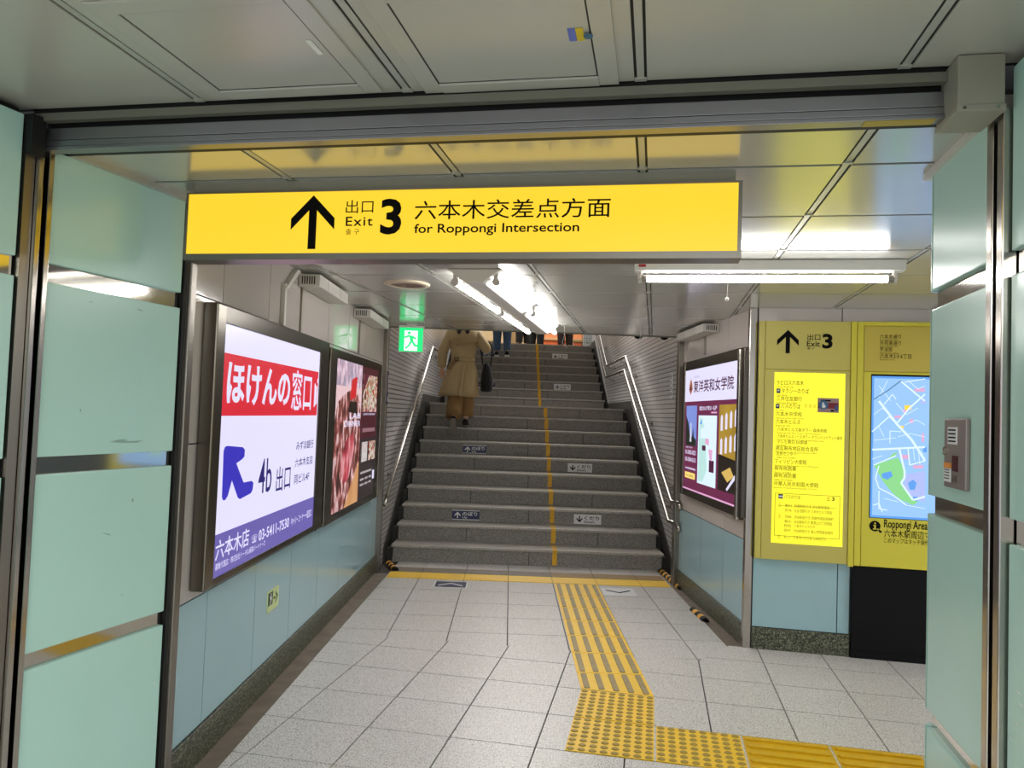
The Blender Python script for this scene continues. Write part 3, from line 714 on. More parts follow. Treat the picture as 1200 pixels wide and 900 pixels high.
k = MB(); FL.box(k, e_ - .002, f_ + .002, g_ - .002, h_ + .002, NP - .02, NP - .004); k.build('lit_sheet', M['g_white'], root)
n1 = NP - .002
def band(za, zb, mm, nm, xa=None, xb=None):
    k_ = MB(); FL.quad(k_, xa if xa is not None else e_, xb if xb is not None else f_, za, zb, n1); return k_.build(nm, mm, root, fixn=False)
HH = h_ - g_; WW = f_ - e_
band(g_ + HH * .635, g_ + HH * .885, M['g_red'], 'red_band', e_ + .0, f_ - WW * .015)
band(g_, g_ + HH * .168, M['g_violet'], 'violet_band')
TX = lambda body, xa, xb, za, zb, mm, **kw: text(body, FL, e_ + WW * xa, e_ + WW * xb, g_ + HH * za, g_ + HH * zb, n1 + .0015, mm, root, **kw)
PX1 = lambda body, a_, b_, c_, d_, mm, **kw: tpx(body, FL, a_, b_, c_, d_, n1 + .0015, mm, root, **kw)
PX1('ほけんの', 265, 474, 341, 436, M['g_white'], bold=.03); PX1('窓口', 341, 480.5, 366, 437, M['g_white'], bold=.012)
# open door drawn in the last character
k = MB(); X = lambda u_: e_ + WW * u_; Z = lambda t_: g_ + HH * t_
FL.pts(k, [(X(.935), Z(.68)), (X(.965), Z(.70)), (X(.965), Z(.80)), (X(.935), Z(.82))], n1 + .0015); FL.pts(k, [(X(.972), Z(.82)), (X(.985), Z(.82)), (X(.985), Z(.845)), (X(.972), Z(.845))], n1 + .0015); FL.pts(k, [(X(.972), Z(.70)), (X(.982), Z(.70)), (X(.985), Z(.80)), (X(.974), Z(.80))], n1 + .0015)
k.build('door_mark', M['g_white'], root, fixn=False)
# thick blue bent arrow
def blob(P, r_, nm, mm, fr, n):
    """thick stroke with round ends along a polyline"""
    k_ = MB()
    for (xa, ya), (xb, yb) in zip(P, P[1:]):
        d_ = Vector((xb - xa, yb - ya)); L_ = d_.length; d_ /= L_; m_ = Vector((-d_.y, d_.x)); rx = r_
        P_ = []
        for j in range(9):
            t = -math.pi / 2 + math.pi * j / 8; v = d_ * math.cos(t) * rx + m_ * math.sin(t) * rx; P_.append((xb + v.x, yb + v.y))
        for j in range(9):
            t = math.pi / 2 + math.pi * j / 8; v = d_ * math.cos(t) * rx + m_ * math.sin(t) * rx; P_.append((xa + v.x, ya + v.y))
        fr.pts(k_, P_, n); n += .0004
    return k_.build(nm, mm, root, fixn=False)
AR = [(266, 522.5), (284.5, 524), (287, 527), (286.5, 535), (284, 538), (277, 543), (285.5, 565.5), (295, 563.5), (297, 566), (296, 574), (294, 578), (281, 585), (278.5, 583), (271.8, 563), (267, 581), (264, 586), (261.5, 586.5), (260, 583), (262, 529), (263.5, 524)]
k = MB(); FL.pts(k, [FL.px(*p, n1 + .001) for p in AR][::-1], n1 + .001); k.build('blue_arrow', M['g_blue'], root, fixn=False)
PX1('4b', 302, 580, 319.5, 535.5, M['g_ink'], bold=.004); PX1('出口', 323, 577.5, 341, 544, M['g_ink'], bold=.006)
PX1('みずほ銀行', 347, 528, 367.5, 515, M['g_ink'], bold=.008); PX1('六本木支店', 345.5, 548, 366.5, 533.5, M['g_ink'], bold=.006); PX1('同ビル4F', 344.5, 568, 362.5, 552, M['g_ink'], bold=.006)
PX1('六本木店', 252, 658, 292.5, 618, M['g_white'], bold=.008); PX1('☎', 294.5, 637.5, 301.5, 625, M['g_white']); PX1('03-5411-7530', 303, 634.5, 339, 606, M['g_white'], bold=.01); PX1('キャリーコーナー一般窓口', 341, 616.5, 365, 596, M['g_white'], bold=.004)
PX1('募集代理店：株式会社トータル保険パートナーズ', 252, 669.5, 311, 632.5, M['g_white'], bold=.0)
k = MB(); k.tube([FL.p(X(1.03), g_ - .035, NP + .004), FL.p(X(1.03), g_ - .035, NP + .008)], .006, 10); k.build('lock', M['steel'], root)
# poster with the meat dishes
root, (e_, f_, g_, h_) = poster_frame(FL, [(388, 404), (448, 430), (440, 583), (377, 618)], [(395, 418), (445, 436), (437, 577), (386, 605)], NP, 'lightbox_poster', 'backlit restaurant poster with grilled meat photographs on the passage wall')
HH = h_ - g_; WW = f_ - e_
def art(name, cols, scale, stretch=(1, 1, 1), k=.9, kind='noise', stops=None, detail=6):
    m = mat(name, S(40, 30, 30), .3, 0, .5, k); speckle(m, scale, [S(*c) for c in cols], detail, kind, emit=True, stops=stops, stretch=stretch)
    nt = m.node_tree
    for l in list(nt.links):
        if l.to_socket.name == 'Base Color': nt.links.remove(l)
    return m
M['meat'] = art('meat_photo', [(34, 18, 16), (96, 44, 40), (168, 92, 86), (236, 204, 206), (140, 70, 66)], 17, (1, .8, .45), stops=[.32, .44, .52, .60, .70])
M['meat_red'] = art('rare_meat_photo', [(120, 26, 40), (200, 70, 84), (232, 170, 176)], 14, (1, 1, .4), stops=[.35, .5, .65])
M['dish'] = art('plated_dish_photo', [(70, 30, 26), (190, 120, 96), (240, 230, 224), (120, 130, 60), (200, 70, 60)], 16, stops=[.36, .44, .52, .58, .66])
M['board_wood'] = art('wooden_board_photo', [(190, 120, 70), (236, 186, 130)], 8, (1, 1, .3))
k = MB(); FL.box(k, e_ - .002, f_ + .002, g_ - .002, h_ + .002, NP - .02, NP - .004); k.build('lit_sheet', glow('lit_dark_maroon', (72, 24, 36), .8), root)
def rq(xa, xb, za, zb, mm, nm, n=None):
    k_ = MB(); FL.quad(k_, e_ + WW * xa, e_ + WW * xb, g_ + HH * za, g_ + HH * zb, n or n1); return k_.build(nm, mm, root, fixn=False)
def rp(P, mm, nm, n=None):
    k_ = MB(); FL.pts(k_, [(e_ + WW * x, g_ + HH * z) for x, z in P], n or n1 + .001); return k_.build(nm, mm, root, fixn=False)
rq(.0, .56, .0, 1.0, M['meat'], 'meat_photograph')
rq(.0, .56, .83, 1.0, M['g_white'], 'white_sky')
rp([(.02, .60), (.06, .72), (.20, .78), (.34, .82), (.46, .80), (.54, .70), (.56, .62), (.56, .83), (.0, .83), (.0, .60)][::-1], glow('pale_pink_plate', (232, 196, 202), .85), 'plate_photograph')
rp([(.02, .55), (.04, .70), (.16, .77), (.30, .70), (.44, .68), (.54, .58), (.50, .50), (.10, .48)], M['meat'], 'meat_top', n1 + .002)
rp([(.30, .74), (.32, .88), (.42, .91), (.44, .90), (.42, .76)], glow('red_bottle', (206, 36, 44), .85), 'red_bottle', n1 + .003)
rp([(.26, .66), (.30, .73), (.44, .73), (.48, .64)], glow('dark_food', (42, 28, 26), .6), 'dark_garnish', n1 + .003)
rp([(.16, .30), (.22, .44), (.40, .52), (.44, .40), (.34, .20), (.22, .16)], M['meat_red'], 'rare_meat', n1 + .002)
rp([(.26, .0), (.56, .30), (.56, .0)], M['board_wood'], 'wooden_board', n1 + .002)
for z_, b_ in ((.61, 'LAB'), (.555, 'DINNER')): TXT = text(b_, FL, e_ + WW * (.30 if z_ > .6 else .20), e_ + WW * .545, g_ + HH * z_, g_ + HH * (z_ + .04), n1 + .004, M['g_white'], root, bold=.005)
rq(.60, .97, .66, .945, M['dish'], 'dish_photograph', n1 + .001)
rp([(.60, .80), (.74, .945), (.60, .945)], glow('lit_maroon_corner', (96, 34, 52), .8), 'corner', n1 + .002); rp([(.97, .70), (.97, .66), (.60, .66), (.62, .70), (.78, .67)], M['meat'], 'sliced_meat', n1 + .002)
rq(.58, 1.0, .0, .455, glow('lit_charcoal', (46, 36, 40), .75), 'charcoal_field')
rq(.62, .95, .505, .535, glow('lit_text_bar', (150, 110, 116), .8), 'text_bar', n1 + .001)
rq(.62, .76, .28, .43, art('small_dish_photo', [(30, 26, 26), (220, 214, 212), (160, 40, 36)], 20), 'small_photograph', n1 + .002)
rq(.80, .98, .28, .43, M['dish'], 'small_photograph', n1 + .002)
text('LUNCH DINNER', FL, e_ + WW * .62, e_ + WW * .93, g_ + HH * .635, g_ + HH * .65, n1 + .003, M['g_white'], root)
for z_, xa, xb in ((.19, .61, .9), (.14, .61, .70), (.14, .73, .80), (.14, .83, .90), (.10, .61, .70), (.10, .73, .80), (.10, .83, .90)): rq(xa, xb, z_, z_ + .016, glow('lit_small_text', (176, 170, 172), .8), 'text_line', n1 + .002)
rq(.93, .98, .12, .19, M['g_white'], 'white_card', n1 + .002)
# small navy sign at the wall corner
root = thing('direction_plate', 'narrow navy plate on the corner post beside the meat poster', 'sign', FL.p(3.81, 1.7, .05))
k = MB(); FL.box(k, 3.79, 3.85, 1.55, 1.86, .046, .052); k.build('plate', M['navy'], root)
k = MB(); FL.quad(k, 3.80, 3.84, 1.58, 1.62, .0535); FL.quad(k, 3.81, 3.83, 1.66, 1.82, .0535); k.build('white_mark', M['platewhite'], root, fixn=False)
# school poster
root, (e_, f_, g_, h_) = poster_frame(FRW, [(803, 426), (874, 405), (868, 609), (796, 576)], [(804, 437), (866, 419.5), (862, 594), (799.5, 571.5)], NP, 'lightbox_poster', 'backlit maroon and white school poster beside the yellow board')
HH = h_ - g_; WW = f_ - e_
k = MB(); FRW.box(k, f_ + .0, f_ + .045, g_ - .08, h_ + .075, NP - .045, NP + .012); k.build('bright_edge_profile', M['steel'], root, bevel=.004)
k = MB(); FRW.box(k, e_ - .002, f_ + .002, g_ - .002, h_ + .002, NP - .02, NP - .004); k.build('lit_sheet', M['g_maroon'], root)
def sq(xa, xb, za, zb, mm, nm, n=None):
    k_ = MB(); FRW.quad(k_, e_ + WW * xa, e_ + WW * xb, g_ + HH * za, g_ + HH * zb, n or n1); return k_.build(nm, mm, root, fixn=False)
def spq(P, mm, nm, n=None):
    k_ = MB(); FRW.pts(k_, [(e_ + WW * x, g_ + HH * z) for x, z in P], n or n1 + .001); return k_.build(nm, mm, root, fixn=False)
STX = lambda body, xa, xb, za, zb, mm, **kw: text(body, FRW, e_ + WW * xa, e_ + WW * xb, g_ + HH * za, g_ + HH * zb, n1 + .0025, mm, root, **kw)
sq(0, 1, .735, 1, M['g_white'], 'white_header')
M['g_plum'] = glow('lit_plum_ink', (86, 28, 66), .7)
STX('東洋英和女学院', .19, .93, .805, .905, M['g_plum'], bold=.015); STX('学校法人', .20, .32, .925, .945, glow('lit_grey_ink', (150, 140, 160), .8))
spq([(.13, .79), (.17, .835), (.16, .88), (.13, .93), (.10, .88), (.09, .835)], glow('crest_gold', (176, 110, 76), .8), 'crest', n1 + .0015); spq([(.105, .83), (.155, .83), (.13, .875)], M['g_plum'], 'crest_mark', n1 + .0025)
sq(.04, .27, .37, .70, art('sky_photo', [(96, 120, 214), (150, 172, 240)], 3), 'campus_photograph')
spq([(.04, .38), (.04, .62), (.10, .55), (.13, .46), (.18, .44), (.20, .52), (.22, .44), (.27, .42), (.27, .37), (.04, .37)], glow('dark_trees', (34, 46, 40), .6), 'trees')
spq([(.13, .40), (.145, .56), (.16, .56), (.17, .40)], glow('pale_tower', (214, 214, 230), .9), 'tower', n1 + .0015)
sq(.31, .66, .08, .62, M['g_road'], 'map_sheet'); spq([(.33, .60), (.36, .60), (.44, .53), (.36, .51), (.36, .44), (.46, .44), (.50, .2), (.42, .1), (.33, .1)], glow('map_teal', (186, 226, 222), .95), 'map_area')
for xa, xb, za, zb in ((.40, .47, .345, .385), (.54, .63, .19, .28)): sq(xa, xb, za, zb, M['g_plum'], 'map_label', n1 + .002)
spq([(.46, .44), (.53, .44), (.53, .39), (.46, .40)], M['g_pink'], 'map_block', n1 + .002); spq([(.52, .36), (.60, .36), (.59, .27), (.55, .29)], M['g_pink'], 'map_block', n1 + .002); spq([(.34, .55), (.40, .60), (.38, .55)], M['g_pond'], 'map_mark', n1 + .002)
STX('創立の心で学ぶ・礼拝', .33, .66, .66, .695, M['g_white'], bold=.02); sq(.56, .66, .637, .648, M['g_pink'], 'text_line', n1 + .002)
sq(.70, 1.0, .31, .70, art('yellow_hall_photo', [(150, 116, 30), (204, 168, 60)], 5), 'hall_photograph')
for i in range(4):
    for j in range(2): spq([(.73 + i * .075, .34 + j * .17 + i * .012), (.765 + i * .075, .34 + j * .17 + i * .012), (.765 + i * .075, .44 + j * .17 + i * .014), (.75 + i * .075, .46 + j * .17 + i * .014), (.73 + i * .075, .44 + j * .17 + i * .012)], M['g_white'], 'arched_window')
sq(.70, 1.0, .08, .31, glow('dark_hall', (38, 30, 26), .6), 'dark_photograph'); spq([(.70, .31), (1.0, .31), (1.0, .28), (.70, .34)], glow('dark_hall_edge', (38, 30, 26), .6), 'dark_edge')
spq([(.76, .21), (.90, .26), (.96, .20), (.86, .15)], glow('gold_book', (216, 180, 96), .9), 'book'); spq([(.84, .10), (.98, .22), (1.0, .25), (1.0, .20), (.86, .09)], M['g_white'], 'white_page')
for z_, tx in ((.295, '03-3585-0525'), (.235, '03-3584-0215')): STX(tx, .04, .27, z_, z_ + .035, M['g_white'], bold=.01)
STX('幼稚園から大学院まで', .05, .20, .345, .36, M['g_white']); STX('www.toyoeiwa.ac.jp', .05, .27, .165, .19, M['g_white'], bold=.03)
sq(.04, .26, .095, .145, glow('yellow_tag', (250, 220, 120), .95), 'yellow_tag'); STX('Web 説明会', .07, .23, .108, .13, M['g_plum'])
sq(0, 1, .0, .012, M['g_pink'], 'bottom_line')
# evacuation sticker low on the blue tiles
root = thing('evacuation_sticker', 'small pale green evacuation sticker with an arrow on the blue tiles', 'sign', FL.p(.89, .4, 0))
k = MB(); FL.slab(k, [(.80, .405), (.81, .395), (.975, .395), (.985, .405), (.985, .50), (.975, .51), (.81, .51), (.80, .50)], .0, .003); k.build('plate', mat('glow_green_plate', S(206, 222, 160), .4), root)
gk = mat('dark_green_ink', S(34, 74, 44), .5)
k = MB(); FL.quad(k, .81, .885, .43, .50, .0036); k.build('figure_field', gk, root, fixn=False)
k = MB(); FL.pts(k, [(.895, .462), (.93, .462), (.93, .45), (.895, .45)], .0036); FL.pts(k, [(.93, .49), (.972, .456), (.93, .42), (.93, .435), (.95, .456), (.93, .475)], .0036); k.build('arrow', gk, root, fixn=False)
k = MB(); disc(k, FL.p(.853, .488, .0042), FL.R, FL.U, .007, 10); FL.pts(k, [(.835, .478), (.86, .48), (.868, .455), (.85, .45)], .0042); FL.pts(k, [(.83, .435), (.85, .452), (.862, .45), (.842, .435)], .0042); k.build('running_figure', M['platewhite'], root, fixn=False)
# ------------------------------------------------------------------ louvred boxes under the ceiling
def louvre_box(fr, s0, s1, z0, z1, d, label, slots_at):
    r = thing('louvred_box', label, 'ventilation box', fr.p((s0 + s1) / 2, z0, 0)); k = MB()
    fr.box(k, s0, s1, z0, z1, .003, d); k.build('case', M['offwhite'], r, bevel=.004)
    for i in range(6):
        k = MB(); nn = .02 + i * (d - .04) / 6; fr.box(k, slots_at - .0015, slots_at + .0015, z0 + .012, z1 - .012, nn, nn + .007); k.build('slot', M['dark'], r)
    for i in range(2):
        k = MB(); s_ = s0 + (s1 - s0) * (.28 + .4 * i); fr.box(k, s_, s_ + .004, z0 + .008, z1 - .008, d - .001, d + .0015); k.build('seam', M['ceil_bead'], r)
    return r
louvre_box(FL, 1.08, 1.78, 2.195, 2.265, .125, 'white louvred box under the ceiling above the first lit poster', 1.08)
louvre_box(FL, 2.50, 3.30, 2.20, 2.265, .13, 'white louvred box under the ceiling beside the green exit light', 2.50)
louvre_box(FRW, .16, .98, 2.20, 2.262, .13, 'white louvred box under the ceiling above the school poster', .98)
# ------------------------------------------------------------------ yellow boards
root = thing('direction_board', 'yellow direction board with an exit 3 arrow and a backlit list', 'board', FB.p(.3, .6, .0))
NB = .045
k = MB(); FB.box(k, .004, .618, .60, 2.19, .003, NB - .012); k.build('body', M['board_bright'], root)
for nm, a_, b_, c_, d_, mm in (('side_strip', .004, .040, .602, 2.188, M['board']), ('header_panel', .044, .580, 1.865, 2.188, M['board']), ('lower_panel', .044, .580, .602, 1.86, M['board']), ('frame_post', .584, .618, .59, 2.19, M['board_bright'])):
    k = MB(); FB.box(k, a_, b_, c_, d_, NB - .014, NB + (.006 if nm == 'frame_post' else 0)); k.build(nm, mm, root, bevel=.002)
n2 = NB + .0015
pa, pb, pc, pd = FB.px(909, 436, n2), FB.px(991, 438, n2), FB.px(987, 643, n2), FB.px(902, 634, n2)
lx0, lx1, lz0, lz1 = (pa[0] + pd[0]) / 2, (pb[0] + pc[0]) / 2, (pc[1] + pd[1]) / 2, (pa[1] + pb[1]) / 2
k = MB(); FB.box(k, lx0, lx1, lz0, lz1, NB - .004, NB + .001); k.build('lit_list', M['g_list'], root)
def BT(body, X0, Y0, X1, Y1, mm='ink', par=None, n=None, **kw): return tpx(body, FB, X0, Y0, X1, Y1 + (.036 + (Y0 - 503) * .00024) * (X1 - X0), n or n2 + .001, M[mm], par or root, **kw)
c0 = FB.px(922.5, 414, n2); c1 = FB.px(924, 386.5, n2); wl, wr = FB.px(911, 402, n2), FB.px(936.5, 402, n2)
arrow(FB, c1[0] - .002, c0[1], c1[1], wr[0] - wl[0], .027, n2, M['ink'], root)
BT('出口', 946, 398.5, 961.5, 391.5, n=n2, bold=.006); BT('Exit', 945.5, 406, 961, 399.5, n=n2, bold=.01); BT('출 구', 946, 409.5, 954, 407, n=n2, bold=.01); BT('3', 963.5, 408.5, 976, 391, n=n2, bold=.04)
rows = [('ラピロス六本木', 'Laforet Roppongi', 910, 942, 451, 0), ('タクシーのりば', 'Taxi Stand', 916, 948, 460.5, 1), ('三井住友銀行', 'Sumitomo Mitsui Bank', 910, 940, 469.5, 0), ('バスのりば', 'Bus Stop', 915, 938, 478.5, 1), ('六本木中学校', 'Roppongi Junior High School', 909, 940, 487.5, 0), ('六本木ヒルズ', 'Roppongi Hills', 909, 938, 496.5, 0),
        ('六本木ヒルズ森タワー 森美術館', 'Roppongi Hills Mori Tower, Mori Art Museum', 911, 969, 505, 0), ('六本木ヒルズノースタワー グランドハイアット東京', 'Roppongi Hills North Tower, Grand Hyatt Tokyo', 911, 987, 513, 0), ('テレビ朝日 EX劇場', 'TV Asahi', 911, 946, 519.5, 0),
        ('港区麻布地区総合支所', 'Minato City Azabu Regional Branch Office', 908.5, 959, 527.5, 0), ('区民センター', 'Azabu Civic Center', 910, 933, 533.5, 0), ('フィリピン大使館', 'Embassy of the Republic of the Philippines', 908, 945, 543, 0), ('麻布税務署', 'Azabu Tax Office', 907.5, 933, 551, 0), ('麻布消防署', 'Azabu Fire Station', 907, 933, 559.5, 0), ('中華人民共和国大使館', "Embassy of the People's Republic of China", 907, 959, 569, 0)]
for jt, en, xa, xb, yb, ic in rows:
    hh = 5.6 if len(jt) < 14 and jt not in ('テレビ朝日 EX劇場', '区民センター') else 4.4
    BT(jt, xa, yb, xb, yb - hh, 'ink_soft')
    BT(en, xa - (6 if ic else 0), yb + 3.3, xa - (6 if ic else 0) + min(len(en) * 1.22, 60), yb + 1.2, 'ink_small')
    if ic:
        a_, b_ = FB.px(xa - 6, yb, n2 + .001), FB.px(xa - 1.5, yb - 5.2, n2 + .001); k = MB(); FB.quad(k, a_[0], b_[0], a_[1], b_[1], n2 + .001); k.build('pictogram', M['navy'], root, fixn=False)
        k = MB(); FB.quad(k, a_[0] + .006, b_[0] - .006, a_[1] + .012, b_[1] - .008, n2 + .002); k.build('pictogram_mark', M['platewhite'], root, fixn=False)
a_, b_ = FB.px(909.3, 520.5, n2), FB.px(909.9, 498.5, n2); k = MB(); FB.quad(k, a_[0], b_[0], a_[1], b_[1], n2 + .001); k.build('rule_line', M['ink_soft'], root, fixn=False)
BT('① ② ③', 943, 477.5, 956, 473.5, 'ink_small')
# timetable box at the bottom of the list
qa, qb = FB.px(907.5, 577.5, n2), FB.px(982, 633, n2); bx0, bx1, bz0, bz1 = qa[0] + .004, qb[0] + .008, qb[1] + .005, qa[1]
k = MB()
for xa, xb, za, zb in ((bx0, bx1, bz1 - .0025, bz1), (bx0, bx1, bz0, bz0 + .0025), (bx0, bx0 + .0025, bz0, bz1), (bx1 - .0025, bx1, bz0, bz1), (bx0 + .02, bx1 - .02, bz1 - .082, bz1 - .080)): FB.quad(k, xa, xb, za, zb, n2 + .001)
k.build('timetable_border', M['ink_small'], root, fixn=False)
a_, b_ = FB.px(912, 584, n2), FB.px(917.5, 579, n2); k = MB(); FB.quad(k, a_[0], b_[0], a_[1], b_[1], n2 + .001); k.build('pictogram', M['navy'], root, fixn=False)
k = MB(); FB.quad(k, a_[0], b_[0], a_[1] + .009, b_[1] - .010, n2 + .002); k.build('pictogram_mark', M['platewhite'], root, fixn=False)
BT('バスのりば', 919, 584, 938, 579.5, 'ink_soft'); BT('出口', 969, 587, 973, 582, 'ink_small'); BT('3', 975, 587, 978, 582.5, 'ink_soft', bold=.03)
for yb, num, code, ln, xb in ((594, '①', '都01', '新橋駅前行き 渋谷駅前経由', 972), (599.5, '', '反96', '五反田駅行き 六本木ヒルズ経由', 975), (607, '②', '渋88', '渋谷駅前行き 西麻布経由高樹町', 977), (612.5, '', '都01', '渋谷駅前行き 南青山七丁目経由', 975), (617.5, '', 'RH01', '六本木ヒルズ行き', 955), (623, '', '品97', '渋谷駅前行き 青山学院経由東四', 976), (631, '③', 'ちぃ', '六本木けやき坂 元麻布行き', 968)):
    if num: BT(num, 912.5 - (yb - 590) * .03, yb, 915.5 - (yb - 590) * .03, yb - 4.5, 'ink_small')
    BT(code, 920 - (yb - 590) * .04, yb, 928 - (yb - 590) * .04, yb - 3.6, 'ink_small'); BT(ln, 931 - (yb - 590) * .03, yb + (xb - 931) * .02, xb, yb - 3.2, 'ink_small')
root_l = root
# red card stuck on the list
root = thing('advert_card', 'small red and white card stuck on the backlit yellow list', 'card', FB.p(.36, 1.6, NB))
a_, b_ = FB.px(958, 483, n2), FB.px(983, 467, n2); cx0, cx1, cz0, cz1 = a_[0], b_[0], a_[1], b_[1]
k = MB(); FB.box(k, cx0, cx1, cz0, cz1, n2 + .0015, n2 + .004); k.build('card', mat('card_pale', S(150, 124, 124), .5), root)
k = MB(); FB.quad(k, cx0 + .002, cx1 - .002, cz0 + .026, cz1 - .03, n2 + .005); k.build('red_field', mat('card_red', S(116, 16, 32), .5), root, fixn=False)
k = MB(); disc(k, FB.p(cx0 + .035, cz0 + .048, n2 + .0056), FB.R, FB.U, .030, 16); k.build('blue_badge', mat('card_blue', S(52, 98, 136), .5), root, fixn=False)
k = MB(); disc(k, FB.p(cx0 + .037, cz0 + .040, n2 + .0062), FB.R, FB.U, .012, 12); disc(k, FB.p(cx0 + .033, cz0 + .058, n2 + .0062), FB.R, FB.U, .007, 12); k.build('white_motif', M['platewhite'], root, fixn=False)
k = MB(); FB.quad(k, cx0 + .02, cx1 - .05, cz1 - .022, cz1 - .012, n2 + .005); FB.quad(k, cx1 - .05, cx1 - .03, cz0 + .006, cz0 + .018, n2 + .005); k.build('print', M['ink'], root, fixn=False)
k = MB(); FB.quad(k, cx1 - .025, cx1 - .005, cz0 + .012, cz0 + .05, n2 + .0056); k.build('blue_figure', mat('card_blue_figure', S(50, 70, 120), .4), root, fixn=False)
# map board
root = thing('map_board', 'yellow board with a lit blue area map, partly hidden by the green pillar', 'board', FB.p(1.0, .6, .0))
k = MB(); FB.box(k, .622, 1.55, .60, 2.19, .003, NB - .012); k.build('body', M['board_bright'], root)
for nm, a_, b_, c_, d_, mm, dn in (('side_strip', .622, .660, .598, 2.19, M['board_bright'], .004), ('top_strip', .660, 1.55, 2.165, 2.19, M['board_bright'], .004), ('header_panel', .664, 1.55, 1.865, 2.16, M['board_dark'], 0), ('lower_panel', .664, 1.55, .598, 1.86, M['board_bright'], 0)):
    k = MB(); FB.box(k, a_, b_, c_, d_, NB - .014, NB + dn); k.build(nm, mm, root, bevel=.002)
for (jt, yb, xa, xb) in (('六本木通り', 398, 1031, 1056), ('外苑東通り', 405.5, 1031, 1056), ('芋洗坂', 413, 1031, 1046), ('六本木3·5·6丁目', 421, 1031, 1068)):
    tpx(jt, FB, xa, yb - 1, xb, yb - 6.2, n2, M['ink_soft'], root)
    tpx({'六': 'Roppongi-dori Ave.', '外': 'Gaien-higashi-dori', '芋': 'Imoarai-zaka'}.get(jt[0], '') if '丁' not in jt else 'Roppongi 3,5,6', FB, xa, yb + 1.6, xa + (22 if '丁' not in jt else 17), yb - .3, n2, M['ink_small'], root)
sa, sd = FB.px(1022, 440.5, n2), FB.px(1019.5, 606, n2)
mx0, mx1, mz0, mz1 = (sa[0] + sd[0]) / 2, 1.42, sd[1], sa[1]
k = MB(); FB.box(k, mx0 - .006, mx1, mz0 - .004, mz1 + .012, NB - .004, NB + .0008); k.build('screen_bezel', M['black'], root)
k = MB(); FB.box(k, mx0, mx1, mz0, mz1, NB - .003, NB + .0016); k.build('map_screen', M['g_screen'], root)
k = MB()
for xa, xb, za, zb in ((mx0, mx0 + .012, mz0, mz1), (mx0, mx1, mz0, mz0 + .014), (mx0, mx1, mz1 - .014, mz1)): FB.quad(k, xa, xb, za, zb, NB + .0024)
k.build('map_border', M['g_pond'], root, fixn=False)
def line(P, w, m, nm, n):
    k_ = MB()
    Q = [FB.px(*p, n) for p in P]
    for (xa, ya_), (xb, yb) in zip(Q, Q[1:]):
        d_ = Vector((xb - xa, yb - ya_)).normalized(); o_ = Vector((-d_.y, d_.x)) * w
        FB.pts(k_, [(xa + o_.x, ya_ + o_.y), (xa - o_.x, ya_ - o_.y), (xb - o_.x, yb - o_.y), (xb + o_.x, yb + o_.y)], n)
    return k_.build(nm, m, root, fixn=False)
def area_(P, m, nm, n):
    k_ = MB(); FB.pts(k_, [FB.px(*p, n) for p in P], n); return k_.build(nm, m, root, fixn=False)
N3 = NB + .003
area_([(1024, 545), (1052, 536), (1062, 552), (1058, 560), (1058, 572), (1066, 580), (1076, 588), (1070, 592), (1056, 586), (1046, 578), (1036, 566), (1030, 556)], M['g_park'], 'map_park', N3)
area_([(1060, 556), (1084, 552), (1084, 588), (1074, 586), (1066, 578), (1060, 570)], M['g_block'], 'map_block', N3)
area_([(1033, 555), (1044, 552), (1046, 558), (1040, 562), (1034, 560)], M['g_pond'], 'map_pond', N3 + .0006); area_([(1064, 566), (1070, 562), (1074, 566), (1072, 574), (1066, 574)], M['g_pond'], 'map_pond', N3 + .0006); area_([(1046, 532), (1052, 529), (1048, 536), (1040, 538)], M['g_park'], 'map_park', N3)
for X_, Y_, w_, h_2, mm in ((1060, 475, 8, 5, 'g_sign'), (1058, 480, 6, 3, 'g_pink'), (1054, 499, 5, 3, 'g_sign'), (1056, 533, 10, 5, 'g_pink'), (1072, 455, 12, 4, 'g_pink'), (1066, 491, 4, 5, 'g_pink'), (1070, 545, 12, 4, 'g_pink'), (1082, 524, 4, 6, 'g_pond'), (1079, 467, 6, 6, 'g_block'), (1048, 487, 9, 3, 'g_pink'), (1070, 582, 5, 5, 'g_pond'), (1080, 508, 3, 10, 'g_pink')):
    area_([(X_, Y_ + h_2), (X_ + w_, Y_ + h_2), (X_ + w_, Y_), (X_, Y_)], M[mm], 'map_spot', N3 + .0008)
for P, w_ in (([(1056, 447), (1074, 462), (1084, 470)], .008), ([(1022, 506), (1042, 488), (1048, 494)], .006), ([(1030, 470), (1052, 498), (1068, 515), (1078, 530), (1084, 540)], .012), ([(1052, 495), (1066, 478), (1084, 462)], .008), ([(1022, 527), (1084, 524)], .010), ([(1024, 545), (1050, 534)], .006), ([(1054, 526), (1060, 552), (1060, 560), (1056, 566), (1070, 586), (1084, 582)], .010), ([(1030, 546), (1026, 560), (1030, 572), (1046, 580), (1062, 592)], .006), ([(1023, 592), (1030, 590), (1034, 600)], .005), ([(1060, 448), (1084, 440 + 4)], .005), ([(1036, 474), (1046, 462), (1050, 468)], .005), ([(1043, 520), (1043, 505), (1056, 506)], .004), ([(1064, 524), (1066, 545), (1084, 540)], .006), ([(1030, 575), (1030, 596), (1040, 598)], .005)):
    line(P, w_ * .6, M['g_road'], 'map_road', N3 + .0012)
